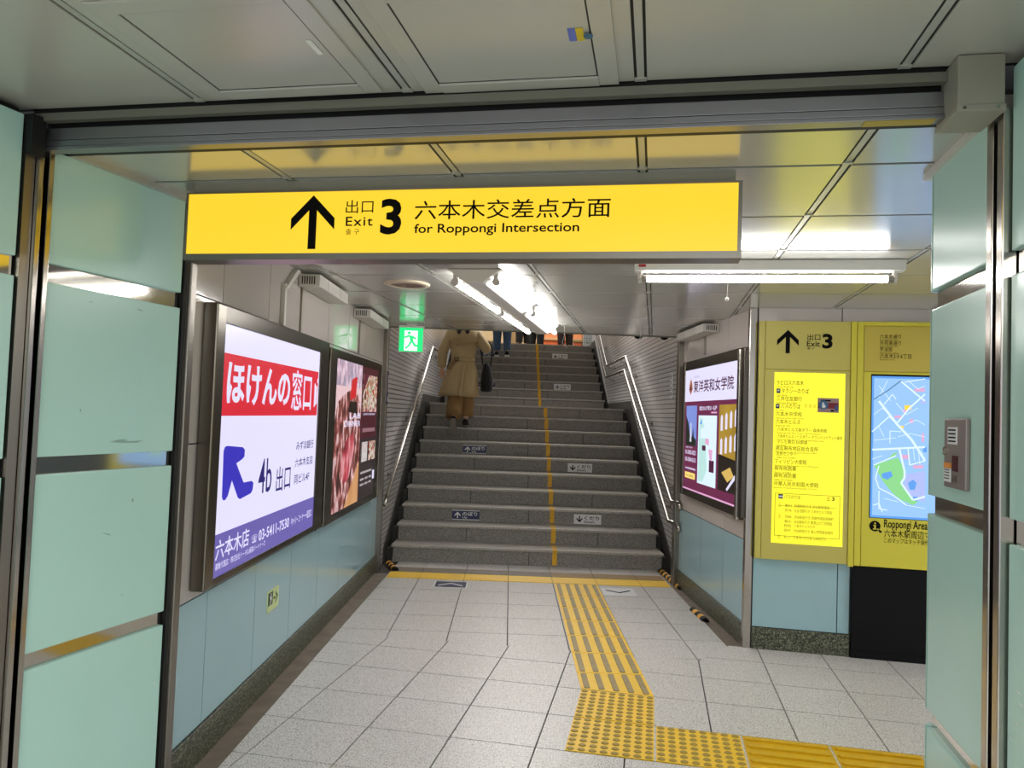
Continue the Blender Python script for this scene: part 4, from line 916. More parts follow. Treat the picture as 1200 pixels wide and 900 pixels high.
for P in ([(1030, 452), (1044, 470)], [(1040, 446), (1030, 466)], [(1064, 446), (1076, 456), (1084, 452)], [(1050, 472), (1062, 486), (1076, 478)], [(1024, 486), (1034, 478), (1042, 486)], [(1060, 498), (1074, 492), (1084, 498)], [(1052, 512), (1066, 508), (1084, 512)], [(1024, 516), (1050, 513)], [(1070, 524), (1072, 540)], [(1022, 538), (1034, 534)], [(1030, 500), (1036, 512)], [(1076, 526), (1078, 544)], [(1036, 584), (1052, 588)], [(1062, 592), (1084, 596)]): line(P, .0018, M['g_road'], 'map_lane', N3 + .0010)
line([(1024, 468), (1040, 458), (1056, 446)], .004, M['g_rail'], 'map_railway', N3 + .0016)
k = MB(); c_ = FB.px(1025.3, 616.5, n2); disc(k, FB.p(c_[0], c_[1], n2), FB.R, FB.U, .034, 24); k.build('info_badge', M['ink'], root, fixn=False)
k = MB(); disc(k, FB.p(c_[0], c_[1] + .018, n2 + .001), FB.R, FB.U, .006, 10); FB.quad(k, c_[0] - .005, c_[0] + .006, c_[1] - .02, c_[1] + .008, n2 + .001); FB.quad(k, c_[0] - .012, c_[0] + .012, c_[1] - .022, c_[1] - .016, n2 + .001); FB.quad(k, c_[0] - .011, c_[0] + .003, c_[1] + .002, c_[1] + .008, n2 + .001); k.build('info_letter', M['board_bright'], root, fixn=False)
k = MB(); FB.pts(k, [(c_[0] + .014, c_[1] - .012), (c_[0] + .030, c_[1] - .020), (c_[0] + .048, c_[1] - .030), (c_[0] + .040, c_[1] - .046), (c_[0] + .022, c_[1] - .042)], n2 + .0015); k.build('pointing_hand', M['board_bright'], root, fixn=False)
k = MB(); FB.pts(k, [(c_[0] + .020, c_[1] - .019), (c_[0] + .030, c_[1] - .023), (c_[0] + .043, c_[1] - .032), (c_[0] + .037, c_[1] - .042), (c_[0] + .025, c_[1] - .038)], n2 + .0022); k.build('pointing_hand_ink', M['ink'], root, fixn=False)
tpx('Roppongi Area Map', FB, 1036, 621, 1104, 612.5, n2, M['ink'], root, bold=.012); tpx('六本木駅周辺マップ', FB, 1036, 629.5, 1107, 624.5, n2, M['ink'], root, bold=.0); tpx('このマップはタッチ操作できます', FB, 1036, 636, 1108, 634.5, n2, M['ink_soft'], root)
# black base under the map board
root = thing('black_cabinet', 'black cabinet base standing on the floor under the map board', 'cabinet', FB.p(1.0, 0, 0))
k = MB(); FB.box(k, .618, 1.55, .05, .592, .003, .03); k.build('front_panel', M['black'], root, bevel=.003)
k = MB(); FB.box(k, .618, 1.55, .0, .05, .003, .022); k.build('plinth', M['black'], root)
# ------------------------------------------------------------------ lamps
def tube(p, q, r, root_, caps=True):
    k_ = MB(); k_.tube([p, q], r, 12); k_.build('tube', M['tube'], root_, smooth=False)
    d_ = (Vector(q) - Vector(p)).normalized()
    for a_, s_ in ((Vector(p), -1), (Vector(q), 1)):
        c_ = MB(); c_.tube([a_, a_ + d_ * s_ * .02], r * 1.05, 12); c_.build('tube_cap', M['steel_dull'], root_)
        c_ = MB(); c_.tube([a_ + d_ * s_ * .025, a_ + d_ * s_ * .04], r * 1.25, 10); c_.tube([a_ + d_ * s_ * .032, a_ + d_ * s_ * .032 + Vector((0, 0, .045))], .012, 8); c_.build('lamp_holder', M['offwhite'], root_)
FQ = Fr(uv(0, 3.76, 0), T2)
root = thing('fluorescent_lamp', 'single tube batten lamp with a pull cord under the ceiling near the yellow boards', 'lamp', FQ.p(.48, CEIL - .02, 0))
prof_ = [(-.05, CEIL - .002), (.05, CEIL - .002), (.035, CEIL - .05), (-.035, CEIL - .05)]
k = MB(); k.grid([[FQ.p(x_, z_, n_) for n_, z_ in prof_] for x_ in (-.12, 1.12)], True, True); k.build('body', M['white'], root, bevel=.003)
tube(FQ.p(-.06, 2.195, 0), FQ.p(1.05, 2.195, 0), .0165, root)
k = MB(); FQ.quad(k, -.10, -.065, CEIL - .035, CEIL - .022, .0465); k.build('red_label', mat('red_label', S(170, 30, 44), .5), root, fixn=False)
k = MB(); k.tube([FQ.p(.33, CEIL - .05, .02), FQ.p(.325, 2.10, .02)], .0016, 6); k.build('pull_cord', M['white'], root)
k = MB(); rings = [[FQ.p(.325 + .009 * math.sin(t) * math.cos(a_), 2.092 + .010 * math.cos(t), .02 + .009 * math.sin(t) * math.sin(a_)) for a_ in [2 * math.pi * i / 10 for i in range(10)]] for t in [math.pi * (j + .3) / 6.6 for j in range(7)]]
k.grid(rings); k.build('cord_ball', M['white'], root, smooth=True)
def twin(v0, v1, label, red=False):
    uc = -.985; r = thing('fluorescent_lamp', label, 'lamp', uv(uc, (v0 + v1) / 2, CEIL - .02), 'twin tube lamps in line over the stairs approach')
    k_ = MB(); P_ = [(-.15, CEIL - .002), (.15, CEIL - .002), (.05, CEIL - .075), (-.05, CEIL - .075)]
    k_.grid([[uv(uc + x_, v_, z_) for x_, z_ in P_] for v_ in (v0, v1)], True, True); k_.build('reflector_body', M['white'], r, bevel=.003)
    for s_ in (-.115, .115): tube(uv(uc + s_, v0 + .07, 2.215), uv(uc + s_, v1 - .07, 2.215), .0165, r)
    return r
twin(3.93, 5.19, 'twin tube lamp under the ceiling, the nearer of two in line over the stairs approach')
twin(5.20, 6.46, 'twin tube lamp under the ceiling, the farther of two in line over the stairs approach')
k = MB(); k.tube([uv(-.80, 6.5, CEIL), uv(-.80, 6.52, 2.20), uv(-.82, 6.54, 2.14), uv(-.78, 6.58, 2.10)], .0018, 6); prop(k.build('pull_cord', M['white']), 'white pull cord hanging at the end of the farther twin lamp', 'cord')
k = MB(); k.tube([Vector((1.12, 6.6, CEIL)), Vector((1.115, 6.6, 2.22)), Vector((1.10, 6.6, 2.17))], .002, 6); prop(k.build('pull_cord', M['white']), 'short white cord dangling from the ceiling before the stair edge', 'cord')
# round ceiling speaker
cc = Vector((-.672, 4.61, CEIL)); root = thing('ceiling_vent', 'round louvred vent in the ceiling before the green exit light', 'vent', cc)
def ring_mesh(r0, r1, z0, z1, n=32):
    k_ = MB(); k_.grid([[cc + Vector((r_ * math.cos(2 * math.pi * i / n), r_ * math.sin(2 * math.pi * i / n), z_)) for i in range(n)] for r_, z_ in ((r0, -.0005), (r0, -z0), (r1, -z1), (r1, -.0005))], True, False); return k_
ring_mesh(.145, .105, .006, .016).build('outer_ring', mat('cream_ring', S(196, 184, 160), .4), root, smooth=True)
k = MB(); disc(k, cc - Vector((0, 0, .002)), Vector((1, 0, 0)), Vector((0, 1, 0)), .105, 28); k.build('dark_throat', M['dark'], root)
for r_ in (.085, .062, .038): ring_mesh(r_, r_ - .012, .010, .014).build('louvre_ring', mat('brown_ring', S(120, 104, 92), .5), root, smooth=True)
# small sprinkler on the ceiling
k = MB(); c2 = uv(-.735, 4.35, CEIL); k.grid([[c2 + Vector((r_ * math.cos(i * math.pi / 8), r_ * math.sin(i * math.pi / 8), z_)) for i in range(16)] for r_, z_ in ((.035, -.0005), (.033, -.006), (.015, -.012), (.012, -.028))]); prop(k.build('sprinkler_head', M['white']), 'small white sprinkler head in the ceiling beside the twin lamps', 'sprinkler')
# black domes at the stair edge
for x_, t_ in ((1.19, 'small black dome at the ceiling edge, the one nearer the twin lamps'), (1.44, 'small black dome at the ceiling edge, the one nearer the corner post')):
    k = MB(); c3 = Vector((x_, 7.16, 2.30)); k.grid([[c3 + Vector((r_ * math.cos(i * math.pi / 8), r_ * math.sin(i * math.pi / 8), z_)) for i in range(16)] for r_, z_ in ((.045, .33), (.045, -.005), (.040, -.02), (.024, -.034), (.006, -.040))]); prop(k.build('dome_fixture', M['black'], smooth=True), t_, 'dome')
# green running figure light
FE = Fr((-1.03, 6.75, 0), (1, 0, 0))
root = thing('exit_light', 'square backlit green exit light with a running figure above the stair foot', 'sign', FE.p(.1, 2.05, 0))
ex0, ex1, ez0, ez1 = .0, .212, 2.030, 2.245
k = MB(); FE.box(k, ex0 - .008, ex1 + .008, ez0 - .006, ez1 + .02, -.05, -.003); k.build('case', M['offwhite'], root, bevel=.004)
k = MB(); FE.box(k, .06, .15, ez1 + .02, CEIL, -.04, -.012); k.build('hanger', M['offwhite'], root)
k = MB(); FE.box(k, ex0, ex1, ez0, ez1, -.004, .0); k.build('lit_panel', M['g_exit'], root)
w_, h0 = ex1 - ex0, ez1 - ez0; E_ = lambda P: [(ex0 + x_ * w_, ez0 + z_ * h0) for x_, z_ in P]
k = MB(); FE.pts(k, E_([(.22, .04), (.78, .04), (.78, .88), (.22, .88)]), .001); k.build('white_door', M['g_exit_w'], root, fixn=False)
k = MB(); disc(k, FE.p(ex0 + .42 * w_, ez0 + .78 * h0, .002), FE.R, FE.U, .014, 12)
for P in ([(.40, .69), (.56, .66), (.60, .46), (.48, .44)], [(.22, .62), (.40, .70), (.42, .62), (.24, .55)], [(.56, .67), (.74, .56), (.70, .51), (.54, .58)], [(.48, .46), (.58, .46), (.44, .22), (.30, .10), (.26, .16), (.38, .26)], [(.50, .48), (.60, .46), (.70, .30), (.90, .28), (.90, .21), (.64, .22)]): FE.pts(k, E_(P), .002)
k.build('running_figure', M['g_exit'], root, fixn=False)
# vertical plate on the stair wall
root = thing('wall_plate', 'small vertical white plate with lettering on the stair wall beside the double handrail', 'sign', (1.62, 7.6, 1.75))
FW = Fr((1.6245, 7.64, 0), (0, -1, 0))
k = MB(); FW.box(k, -.06, .04, 1.72, 1.98, .0, .004); k.build('plate', M['platewhite'], root)
for i, ch in enumerate('足元注意'): text(ch, FW, -.042, .018, 1.918 - i * .06, 1.962 - i * .06, .0048, M['ink'], root, bold=.02)
# ------------------------------------------------------------------ people on the stairs
SKIN = mat('skin', S(214, 170, 144), .5); HAIR = mat('dark_hair', S(38, 28, 26), .45)
def skin_mesh(name, verts, edges, radii, m, parent, levels=1):
    me = bpy.data.meshes.new(name); me.from_pydata(verts, edges, []); o = bpy.data.objects.new(name, me); COL.objects.link(o)
    md = o.modifiers.new('s', 'SKIN'); md.use_smooth_shade = True
    for i, r in enumerate(radii):
        sv = me.skin_vertices[0].data[i]; sv.radius = (r, r) if not isinstance(r, tuple) else r; sv.use_root = (i == 0)
    sb = o.modifiers.new('u', 'SUBSURF'); sb.levels = levels; sb.render_levels = levels
    dg = bpy.context.evaluated_depsgraph_get(); nm = bpy.data.meshes.new_from_object(o.evaluated_get(dg)); bpy.data.objects.remove(o)
    nm.name = name; return link(name, nm, m, parent, smooth=True)
def person(label, loc, yaw, k, pose, outfit):
    T = Matrix.Translation(Vector(loc)) @ Matrix.Rotation(yaw, 4, 'Z') @ Matrix.Scale(k, 4)
    P = lambda x, y, z: T @ Vector((x, y, z))
    root = thing('person', label, 'person', loc)
    j = dict(pelvis=(0, -.01, .83), belly=(0, -.005, 1.0), chest=(0, .0, 1.16), neck=(0, .01, 1.33), throat=(0, .02, 1.38), head=(0, .035, 1.47), crown=(0, .03, 1.545), nose=(0, .125, 1.455),
             shR=(.165, .0, 1.26), shL=(-.165, .0, 1.26), hipR=(.085, -.01, .80), hipL=(-.085, -.01, .80)); j.update(pose)
    names = list(j); V = [j[n] for n in names]; R = dict(pelvis=.105, belly=.10, chest=.11, neck=.055, throat=.05, head=.085, crown=.06, nose=.018, shR=.06, shL=.06, elR=.045, elL=.045, wrR=.028, wrL=.028, hipR=.085, hipL=.085, knR=.06, knL=.06, anR=.042, anL=.042)
    rad = [R[n] * k for n in names]; E = [('pelvis', 'belly'), ('belly', 'chest'), ('chest', 'neck'), ('neck', 'throat'), ('throat', 'head'), ('head', 'crown'), ('head', 'nose'), ('chest', 'shR'), ('chest', 'shL'), ('shR', 'elR'), ('shL', 'elL'), ('elR', 'wrR'), ('elL', 'wrL'), ('pelvis', 'hipR'), ('pelvis', 'hipL'), ('hipR', 'knR'), ('hipL', 'knL'), ('knR', 'anR'), ('knL', 'anL')]
    edges = [(names.index(a), names.index(b)) for a, b in E]; V = [P(*v) for v in V]
    for sd, s_ in (('R', 1), ('L', -1)):          # hands: palm, four fingers, thumb
        w = Vector(j['wr' + sd]); d = (w - Vector(j['el' + sd])).normalized(); side = d.cross(Vector((0, 1, 0)));
        if side.length < .2: side = d.cross(Vector((0, 0, 1)))
        side.normalize(); nrm = side.cross(d).normalized(); iw = names.index('wr' + sd)
        pc = w + d * .05; ip = len(V); V.append(P(*pc)); rad.append(.027 * k); edges.append((iw, ip))
        for q, L_ in enumerate((.066, .075, .070, .055)):
            a = pc + side * (.030 - .02 * q) + d * .035; b = a + d * L_ * .5 + nrm * .012; c = b + d * L_ * .3 + nrm * .028; i0 = len(V)
            V += [P(*a), P(*b), P(*c)]; rad += [.0095 * k, .0085 * k, .0075 * k]; edges += [(ip, i0), (i0, i0 + 1), (i0 + 1, i0 + 2)]
        a = pc + side * .034 - d * .01 + nrm * .012; b = a + side * .018 + d * .03 + nrm * .012; i0 = len(V); V += [P(*a), P(*b)]; rad += [.011 * k, .009 * k]; edges += [(ip, i0), (i0, i0 + 1)]
    skin_mesh('body', V, edges, rad, SKIN, root)
    for s_ in (-1, 1):
        e = MB(); c = P(s_ * .032, .108, 1.475)
        rr = [[c + T.to_3x3() @ Vector((.011 * math.sin(t) * math.cos(a), .008 * math.cos(t), .009 * math.sin(t) * math.sin(a))) for a in [2 * math.pi * i / 8 for i in range(8)]] for t in [math.pi * (q + .4) / 4.8 for q in range(5)]]
        e.grid(rr); e.build('eye', M['ink'], root, smooth=True)
    e = MB(); e.tube([P(-.022, .104, 1.418), P(0, .114, 1.415), P(.022, .104, 1.418)], [.003 * k, .006 * k, .003 * k], 6); e.build('mouth', mat('lips', S(176, 96, 92), .4), root, smooth=True)
    # hair
    h = MB(); rings = []
    for q in range(9):
        t = math.pi * (q + .25) / 13; z = 1.475 + .118 * math.cos(t); r = math.sin(t)
        rings.append([P(.098 * r * math.cos(a), .022 + .108 * r * math.sin(a) - (.012 if math.sin(a) < 0 else 0), z - (.08 * max(0, -math.sin(a)) * (q / 8) ** 2)) for a in [2 * math.pi * i / 20 for i in range(20)]])
    h.grid(rings)
    for x, L_ in outfit.get('locks', ()):
        h.tube([P(x * .8, -.07, 1.46), P(x, -.10, 1.36), P(x * 1.1, -.118, 1.36 - L_ * .5), P(x * .9, -.122, 1.36 - L_)], [.045 * k, .042 * k, .034 * k, .008 * k], 8)
    h.build('hair', HAIR, root, smooth=True)
    # clothes
    def cloth(name, rings, m, wave=0, slit=False, n=44, smooth=True, closed=True, label=None):
        g_ = MB(); RG = []
        for (cx_, cy_, z, rx, ry, f) in rings:
            ring = []
            for i in range(n):
                a = 2 * math.pi * i / n; w = 1 + f * wave * (.6 * math.sin(6 * a + .8) + .4 * math.sin(11 * a + 2))
                if slit and f > .15:
                    da = (a - math.radians(274) + math.pi) % (2 * math.pi) - math.pi; w -= .16 * min(1, f) * math.exp(-(da / .045) ** 2)
                ring.append(P(cx_ + rx * w * math.cos(a), cy_ + ry * w * math.sin(a), z + (0 if f < .95 else .006 * math.sin(3 * a))))
            RG.append(ring)
        g_.grid(RG, closed, True); return g_.build(name, m, root, smooth=smooth, label=label)
    def limb(name, pts, rads, m, n=14, fold=.0, flat=1.0):
        g_ = MB(); PP = []; RR_ = []
        for a, b, ra, rb in zip(pts, pts[1:], rads, rads[1:]):
            for q in range(6):
                t = q / 6; PP.append(P(*Vector(a).lerp(Vector(b), t))); RR_.append(k * ((ra + (rb - ra) * t) * (1 + fold * math.sin(len(PP) * 2.1))))
        PP.append(P(*pts[-1])); RR_.append(rads[-1] * k)
        # round the joint off
        for _ in range(2): PP = [PP[0]] + [(PP[i - 1] + PP[i] * 2 + PP[i + 1]) / 4 for i in range(1, len(PP) - 1)] + [PP[-1]]
        g_.tube(PP, RR_, n); return g_.build(name, m, root, smooth=True)
    for sd in 'RL':
        an = Vector(j['an' + sd]); hem = an + Vector((0, 0, outfit.get('hem', .0)))
        limb('trouser_leg', [j['hip' + sd], j['kn' + sd], tuple(hem)], outfit['leg_r'], outfit['trousers'], fold=outfit.get('leg_fold', .02))
    g_ = MB()
    RG = [[P(rx * math.cos(a), -.01 + ry * math.sin(a), z) for a in [2 * math.pi * i / 24 for i in range(24)]] for z, rx, ry in ((.72, .10, .08), (.78, .128, .095), (.85, .128, .092), (.90, .11, .08))]
    g_.grid(RG); g_.build('trouser_seat', outfit['trousers'], root, smooth=True)
    coat = cloth(outfit['top_name'], outfit['top'], outfit['coat'], outfit.get('wave', .0), outfit.get('slit', False))
    for sd in 'RL':
        w = Vector(j['wr' + sd]); e = Vector(j['el' + sd]); cuff = w + (e - w).normalized() * .02
        s0 = Vector(j['sh' + sd]); limb('sleeve', [tuple(s0 * .93 + Vector((0, 0, .095)) * .7), j['el' + sd], tuple(cuff)], (.078, .066, .058), outfit['coat'], fold=.035)
    # shoes
    for sd in 'RL':
        an = Vector(j['an' + sd]); pit = pose.get('pitch' + sd, 0) if False else outfit['pitch' + sd]
        f = Vector((0, math.cos(pit), math.sin(pit))); u = Vector((0, -math.sin(pit), math.cos(pit))); o = an - u * .085
        sh = MB(); prof_ = [(-.062, .020, .075), (-.055, .034, .098), (-.02, .037, .105), (.03, .037, .095), (.08, .042, .068), (.13, .045, .050), (.17, .036, .038), (.188, .016, .026)]
        rg = [[P(*(o + f * y + Vector((w_ * math.cos(a), 0, 0)) + u * (.018 + (h_ - .018) * (.5 + .5 * math.sin(a))))) for a in [2 * math.pi * i / 12 for i in range(12)]] for y, w_, h_ in prof_]
        sh.grid(rg); shoe = sh.build('shoe', outfit['shoe'], root, smooth=True)
        so = MB(); out = [(-.066, .0), (-.058, .030), (-.02, .038), (.05, .038), (.12, .047), (.17, .038), (.192, .0)]; loop = [(y, w_) for y, w_ in out] + [(y, -w_) for y, w_ in reversed(out[1:-1])]
        so.grid([[P(*(o + f * y + Vector((w_, 0, 0)) + u * z)) for y, w_ in loop] for z in (.0, .024)]); so.build('sole', outfit['sole'], shoe)
    return root, P, j, cloth
KHAKI = speckle(mat('khaki_gabardine', S(190, 166, 122), .7), 7, [S(172, 148, 106), S(198, 174, 130)], 5)
KHAKI_D = mat('khaki_dark_trim', S(140, 116, 78), .7)  # one even darker khaki for the loose belt end
BROWN = speckle(mat('brown_cotton', S(152, 118, 72), .75), 9, [S(132, 100, 58), S(162, 126, 78)], 5)
BLACKC = mat('black_fabric', S(20, 20, 22), .8)
woman = dict(elR=(.295, -.05, 1.05), wrR=(.30, .13, 1.045), elL=(-.272, -.04, .985), wrL=(-.275, .01, .765), knR=(.06, .07, .44), anR=(.06, .03, .090), knL=(-.075, -.03, .41), anL=(-.075, -.265, .095))
coat_rings = [(0, .02, 1.335, .062, .06, 0), (0, .0, 1.315, .085, .07, 0), (0, -.005, 1.285, .15, .088, 0), (0, -.01, 1.24, .196, .108, 0), (0, -.01, 1.16, .196, .118, .05), (0, -.01, 1.02, .172, .118, .06), (0, -.01, .92, .152, .106, .05), (0, -.01, .885, .146, .102, .0), (-.005, -.01, .85, .160, .112, .1), (-.01, -.012, .74, .198, .148, .35), (-.02, -.015, .60, .226, .175, .6), (-.035, -.02, .47, .246, .198, .85), (-.045, -.02, .40, .256, .208, 1.0)]
root, P, J, cloth = person('person in a long khaki trench coat and brown trousers climbing the stairs', (-.655, 9.87, 1.305), 0, 1.0, woman,
    dict(locks=[(-.05, .25), (.045, .23)], hem=.055, leg_r=(.085, .105, .102), leg_fold=.035, trousers=BROWN, top_name='trench_coat', top=coat_rings, coat=KHAKI, wave=.08, slit=True, pitchR=0.0, pitchL=-1.0, shoe=BLACKC, sole=mat('grey_rubber', S(128, 122, 114), .7)))
# storm flap on the back, belt, buckle, collar
g_ = MB(); rows_ = []
for z, rx, ry in ((1.30, .130, .086), (1.25, .196, .118), (1.18, .210, .136), (1.105, .208, .146)):
    row = []
    for i in range(17):
        a = math.radians(195 + 150 * i / 16); dip = .022 * math.cos(2 * math.pi * (i - 8) / 16) if z < 1.15 else 0
        row.append(P(rx * math.cos(a), -.012 + ry * math.sin(a), z - dip))
    rows_.append(row)
g_.grid(rows_, False, False); o_ = g_.build('storm_flap', KHAKI, root, smooth=True); sm = o_.modifiers.new('t', 'SOLIDIFY'); sm.thickness = .008
cloth('belt', [(0, -.01, .858, .156, .112, 0), (0, -.01, .862, .163, .119, 0), (0, -.01, .905, .160, .116, 0), (0, -.01, .909, .150, .106, 0)], KHAKI)
fb_ = Fr(P(-.075, -.126, .883), (1, -.28, 0)); k_ = MB()
for a_, b_, c_, d_ in ((-.028, .028, .020, .028), (-.028, .028, -.028, -.020), (-.028, -.020, -.02, .02), (.020, .028, -.02, .02)): fb_.box(k_, a_, b_, c_, d_, -.006, .008)
k_.build('belt_buckle', mat('brown_buckle', S(70, 48, 32), .35), root)
k_ = MB(); k_.tube([P(-.10, -.118, .875), P(-.135, -.13, .82), P(-.17, -.135, .745)], .014, 8); k_.build('belt_end', KHAKI_D, root, smooth=True)
cloth('collar', [(0, .015, 1.30, .105, .085, 0), (0, .015, 1.325, .088, .078, 0), (0, .02, 1.375, .072, .068, 0), (0, .02, 1.37, .066, .062, 0)], KHAKI)
k_ = MB(); disc(k_, P(0, -.138, 1.10), Vector((1, 0, 0)), Vector((0, 0, 1)), .011, 12); k_.build('button', mat('brown_button', S(60, 42, 28), .4), root, fixn=False)
k_ = MB(); ra, rb = [], []
for q in range(10):
    z = .80 - .40 * q / 9; rx = .165 + .09 * (q / 9) ** .8; ry = .125 + .082 * (q / 9) ** .8; ox = -.045 * q / 9
    ra.append([P(ox + rx * math.cos(a_) * 1.02, -.015 + ry * math.sin(a_) * 1.05, z) for a_ in (math.radians(272), math.radians(277), math.radians(283))])
k_.grid(ra, False, False); o_ = k_.build('vent_flap', KHAKI, root, smooth=True); sm = o_.modifiers.new('t', 'SOLIDIFY'); sm.thickness = .012
# tote bag hanging from the bent arm
bc = P(.30, .045, 0); root = thing('tote_bag', 'black tote bag hanging from the arm of the person in the trench coat', 'bag', bc)
g_ = MB(); rings = []
for z, rx, ry in ((.475, .03, .05), (.478, .068, .10), (.50, .088, .125), (.58, .096, .14), (.70, .088, .135), (.80, .066, .118), (.85, .05, .105), (.853, .04, .095), (.80, .05, .10)):
    rings.append([P(.315 + rx * .86 * math.cos(a) * (1 + .05 * math.sin(5 * a)), .083 + ry * math.sin(a), z) for a in [2 * math.pi * i / 24 for i in range(24)]])
g_.grid(rings); g_.build('bag_body', BLACKC, root, smooth=True)
for y_ in (.062, .105):
    k_ = MB(); k_.tube([P(.315 + dx, y_, z_) for dx, z_ in ((-.045, .80), (-.075, .95), (-.094, 1.04), (-.088, 1.085), (-.058, 1.130), (-.018, 1.143), (.024, 1.130), (.056, 1.085), (.064, 1.04), (.06, .95), (.045, .80))], .009, 8); k_.build('strap', BLACKC, root, smooth=True)
# person in jeans farther up
DENIM = speckle(mat('blue_denim', S(74, 98, 128), .8), 40, [S(60, 82, 112), S(86, 112, 144)], 4)
plain_top = [(0, .02, 1.335, .06, .055, 0), (0, 0, 1.29, .14, .085, 0), (0, -.01, 1.24, .19, .11, 0), (0, -.01, 1.05, .18, .118, .05), (0, -.01, .90, .168, .118, .1), (0, -.01, .76, .178, .13, .4)]
arms = dict(elR=(.235, -.03, 1.0), wrR=(.25, .06, .78), elL=(-.235, -.03, 1.0), wrL=(-.25, .06, .78))
zt = lambda i: steps[i][1] + .002
person('person in blue jeans and dark shoes near the top of the stairs', (-.23, steps[15][0] + .08, zt(15)), 0, 1.0, dict(arms, knR=(.105, .03, .44), anR=(.115, -.06, .09), knL=(-.085, .02, .45), anL=(-.085, .03, .09)),
       dict(hem=.03, leg_r=(.105, .085, .062), trousers=DENIM, top_name='jacket', top=plain_top, coat=mat('slate_jacket', S(62, 62, 70), .7), pitchR=0., pitchL=0., shoe=BLACKC, sole=mat('white_rubber', S(222, 220, 214), .5)))
# street level at the top of the stairs
stand = dict(arms, knR=(.085, .01, .44), anR=(.09, -.01, .09), knL=(-.085, .01, .44), anL=(-.09, -.01, .09))
def bystander(x, y, yaw, label, coatc, pants):
    person(label, (x, y, TOPZ + .002), yaw, 1.05, stand, dict(hem=.02, leg_r=(.10, .085, .07), trousers=pants, top_name='coat', top=plain_top[:-1] + [(0, -.01, .70, .19, .14, .4), (0, -.01, .50, .20, .15, .8)], coat=coatc, wave=.04, pitchR=0., pitchL=0., shoe=BLACKC, sole=BLACKC))
bystander(.20, 15.9, .5, 'person in black trousers standing at the top of the stairs beside the stripe', BLACKC, mat('charcoal_trousers', S(30, 27, 30), .8))
bystander(.50, 16.4, -.4, 'person in a dark wine coat at the stair top before the orange counter', mat('dark_wine_coat', S(54, 26, 30), .8), BLACKC)
bystander(1.10, 16.0, .3, 'person in dark brown trousers at the top of the stairs before the pale bag', mat('dark_brown_coat', S(48, 34, 30), .8), mat('dark_brown_trousers', S(44, 30, 28), .8))
def solid(mb_, x0, x1, y0, y1, z0, z1): mb_.prism([(x0, y0, z0), (x1, y0, z0), (x1, y1, z0), (x0, y1, z0)], (0, 0, z1 - z0))
Zt = TOPZ + .001
root = thing('kiosk_counter', 'orange and wood kiosk counter at the top of the stairs', 'counter', (.95, 17.6, Zt))
k_ = MB(); solid(k_, .62, 1.75, 17.4, 17.9, Zt, Zt + .12); k_.build('plinth', mat('wood_plinth', S(150, 112, 70), .6), root)
k_ = MB(); solid(k_, .62, 1.75, 17.38, 17.9, Zt + .12, Zt + .34); k_.build('front_panel', mat('orange_panel', S(226, 116, 66), .5), root, bevel=.01)
k_ = MB(); solid(k_, .58, 1.79, 17.34, 17.94, Zt + .34, Zt + .39); k_.build('counter_top', mat('pale_wood_top', S(206, 168, 120), .5), root, bevel=.005)
k_ = MB(); solid(k_, .64, 1.72, 17.42, 17.86, Zt + .39, Zt + .85); k_.build('upper_shelf', mat('orange_shelf', S(214, 140, 92), .5), root)
root = thing('display_shelf', 'wooden display shelf with small goods at the stair top beside the white tiled wall', 'shelf', (1.42, 16.8, Zt))
k_ = MB(); solid(k_, 1.28, 1.58, 16.75, 17.05, Zt, Zt + .06); solid(k_, 1.28, 1.58, 16.75, 17.05, Zt + .26, Zt + .30); solid(k_, 1.28, 1.31, 16.75, 17.05, Zt, Zt + .9); solid(k_, 1.55, 1.58, 16.75, 17.05, Zt, Zt + .9); k_.build('carcass', mat('shelf_wood', S(168, 136, 88), .6), root)
for i in range(4):
    k_ = MB(); x_ = 1.33 + i * .055; solid(k_, x_, x_ + .04, 16.78, 16.9, Zt + .061, Zt + .14 + .03 * (i % 2)); k_.build('goods', mat('goods', S(*[(206, 190, 120), (120, 92, 58), (222, 214, 190), (150, 60, 50)][i]), .5), root)
root = thing('shopping_bag', 'pale pink and white bag standing at the top of the stairs', 'bag', (1.22, 16.15, Zt))
k_ = MB(); k_.grid([[(1.225 + a_ * rx, 16.35 + b_ * .07, Zt + z) for a_, b_ in ((-1, -1), (1, -1), (1, 1), (-1, 1))] for z, rx in ((0, .10), (.12, .10), (.28, .05))]); k_.build('bag_body', mat('pink_white_bag', S(236, 196, 190), .5), root, bevel=.01)
k_ = MB(); k_.tube([(1.19, 16.35, Zt + .27), (1.20, 16.35, Zt + .38), (1.25, 16.35, Zt + .38), (1.26, 16.35, Zt + .27)], .006, 6); k_.build('handle', M['platewhite'], root)
root = thing('cardboard_box', 'tall brown cardboard box at the top of the stairs behind the jeans wearer', 'box', (-.05, 17.0, Zt))
k_ = MB(); solid(k_, -.06, .10, 16.6, 16.85, Zt, Zt + .7); k_.build('carton', mat('cardboard', S(176, 140, 96), .7), root, bevel=.004)
k_ = MB(); solid(k_, .012, .024, 16.598, 16.6, Zt + .02, Zt + .7); k_.build('tape', mat('parcel_tape', S(196, 168, 120), .4), root)
root = thing('goods_rack', 'beige rack with dark goods at the top of the stairs beside the trench coat', 'shelf', (-.6, 17.0, Zt))
k_ = MB()
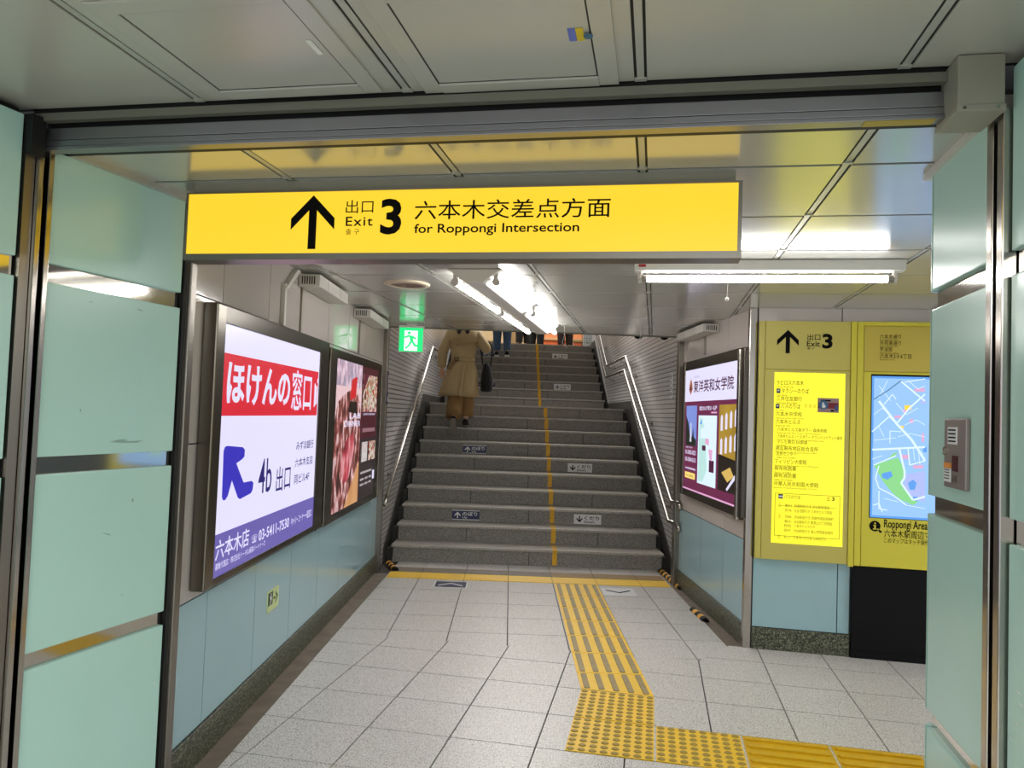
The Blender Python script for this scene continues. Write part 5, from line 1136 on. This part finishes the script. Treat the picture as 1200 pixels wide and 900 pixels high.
for z in (0, .22, .5): solid(k_, -.95, -.30, 16.9, 17.2, Zt + z, Zt + z + .03)
for x_ in (-.95, -.33): solid(k_, x_, x_ + .03, 16.9, 17.2, Zt, Zt + .9)
k_.build('rack_frame', mat('rack_beige', S(176, 152, 112), .6), root)
for i in range(5):
    k_ = MB(); x_ = -.88 + i * .11; solid(k_, x_, x_ + .08, 16.93, 17.05, Zt + .031, Zt + .12 + .02 * (i % 3)); k_.build('goods', mat('dark_goods', S(*[(70, 50, 40), (190, 180, 160), (90, 60, 50), (60, 60, 66), (150, 120, 90)][i]), .6), root)
k_ = MB(); solid(k_, -1.2, 1.62, 18.2, 18.4, Zt, Zt + 2.4); k_.build('wall_street_level', mat('beige_street_wall', S(196, 172, 132), .7), kind='structure')
k_ = MB(); solid(k_, 1.45, 1.62, 15.6, 15.7, Zt, Zt + 1.2)
wt = mat('white_square_tile', S(214, 220, 226), .2)
k_.build('wall_street_tile', wt, kind='structure')
k_ = MB()
for i in range(4):
    solid(k_, 1.45, 1.62, 15.597, 15.601, Zt + .05 + i * .085, Zt + .055 + i * .085)
for i in range(3): solid(k_, 1.47 + i * .055, 1.475 + i * .055, 15.597, 15.601, Zt, Zt + .6)
k_.build('wall_street_joint', M['grout'], kind='structure')
root = thing('potted_plant', 'small green plant in a white pot on the top stair by the white tiled wall', 'plant', (1.50, 15.3, Zt))
k_ = MB(); k_.tube([(1.51, 15.35, Zt), (1.51, 15.35, Zt + .06)], [.03, .04], 12); k_.build('pot', M['platewhite'], root)
k_ = MB()
for i in range(16):
    a_ = i * 2.4; b_ = .03 + .012 * (i % 4); c_ = Vector((1.51 + b_ * math.cos(a_) * .6, 15.35 + b_ * math.sin(a_) * .6, Zt + .07 + .006 * i)); d_ = Vector((math.cos(a_), math.sin(a_), .5)) * .035; s_ = Vector((-math.sin(a_), math.cos(a_), 0)) * .012
    k_.poly([c_, c_ + d_ * .5 + s_, c_ + d_, c_ + d_ * .5 - s_])
k_.build('leaves', mat('leaf_green', S(120, 156, 70), .5), root, fixn=False)
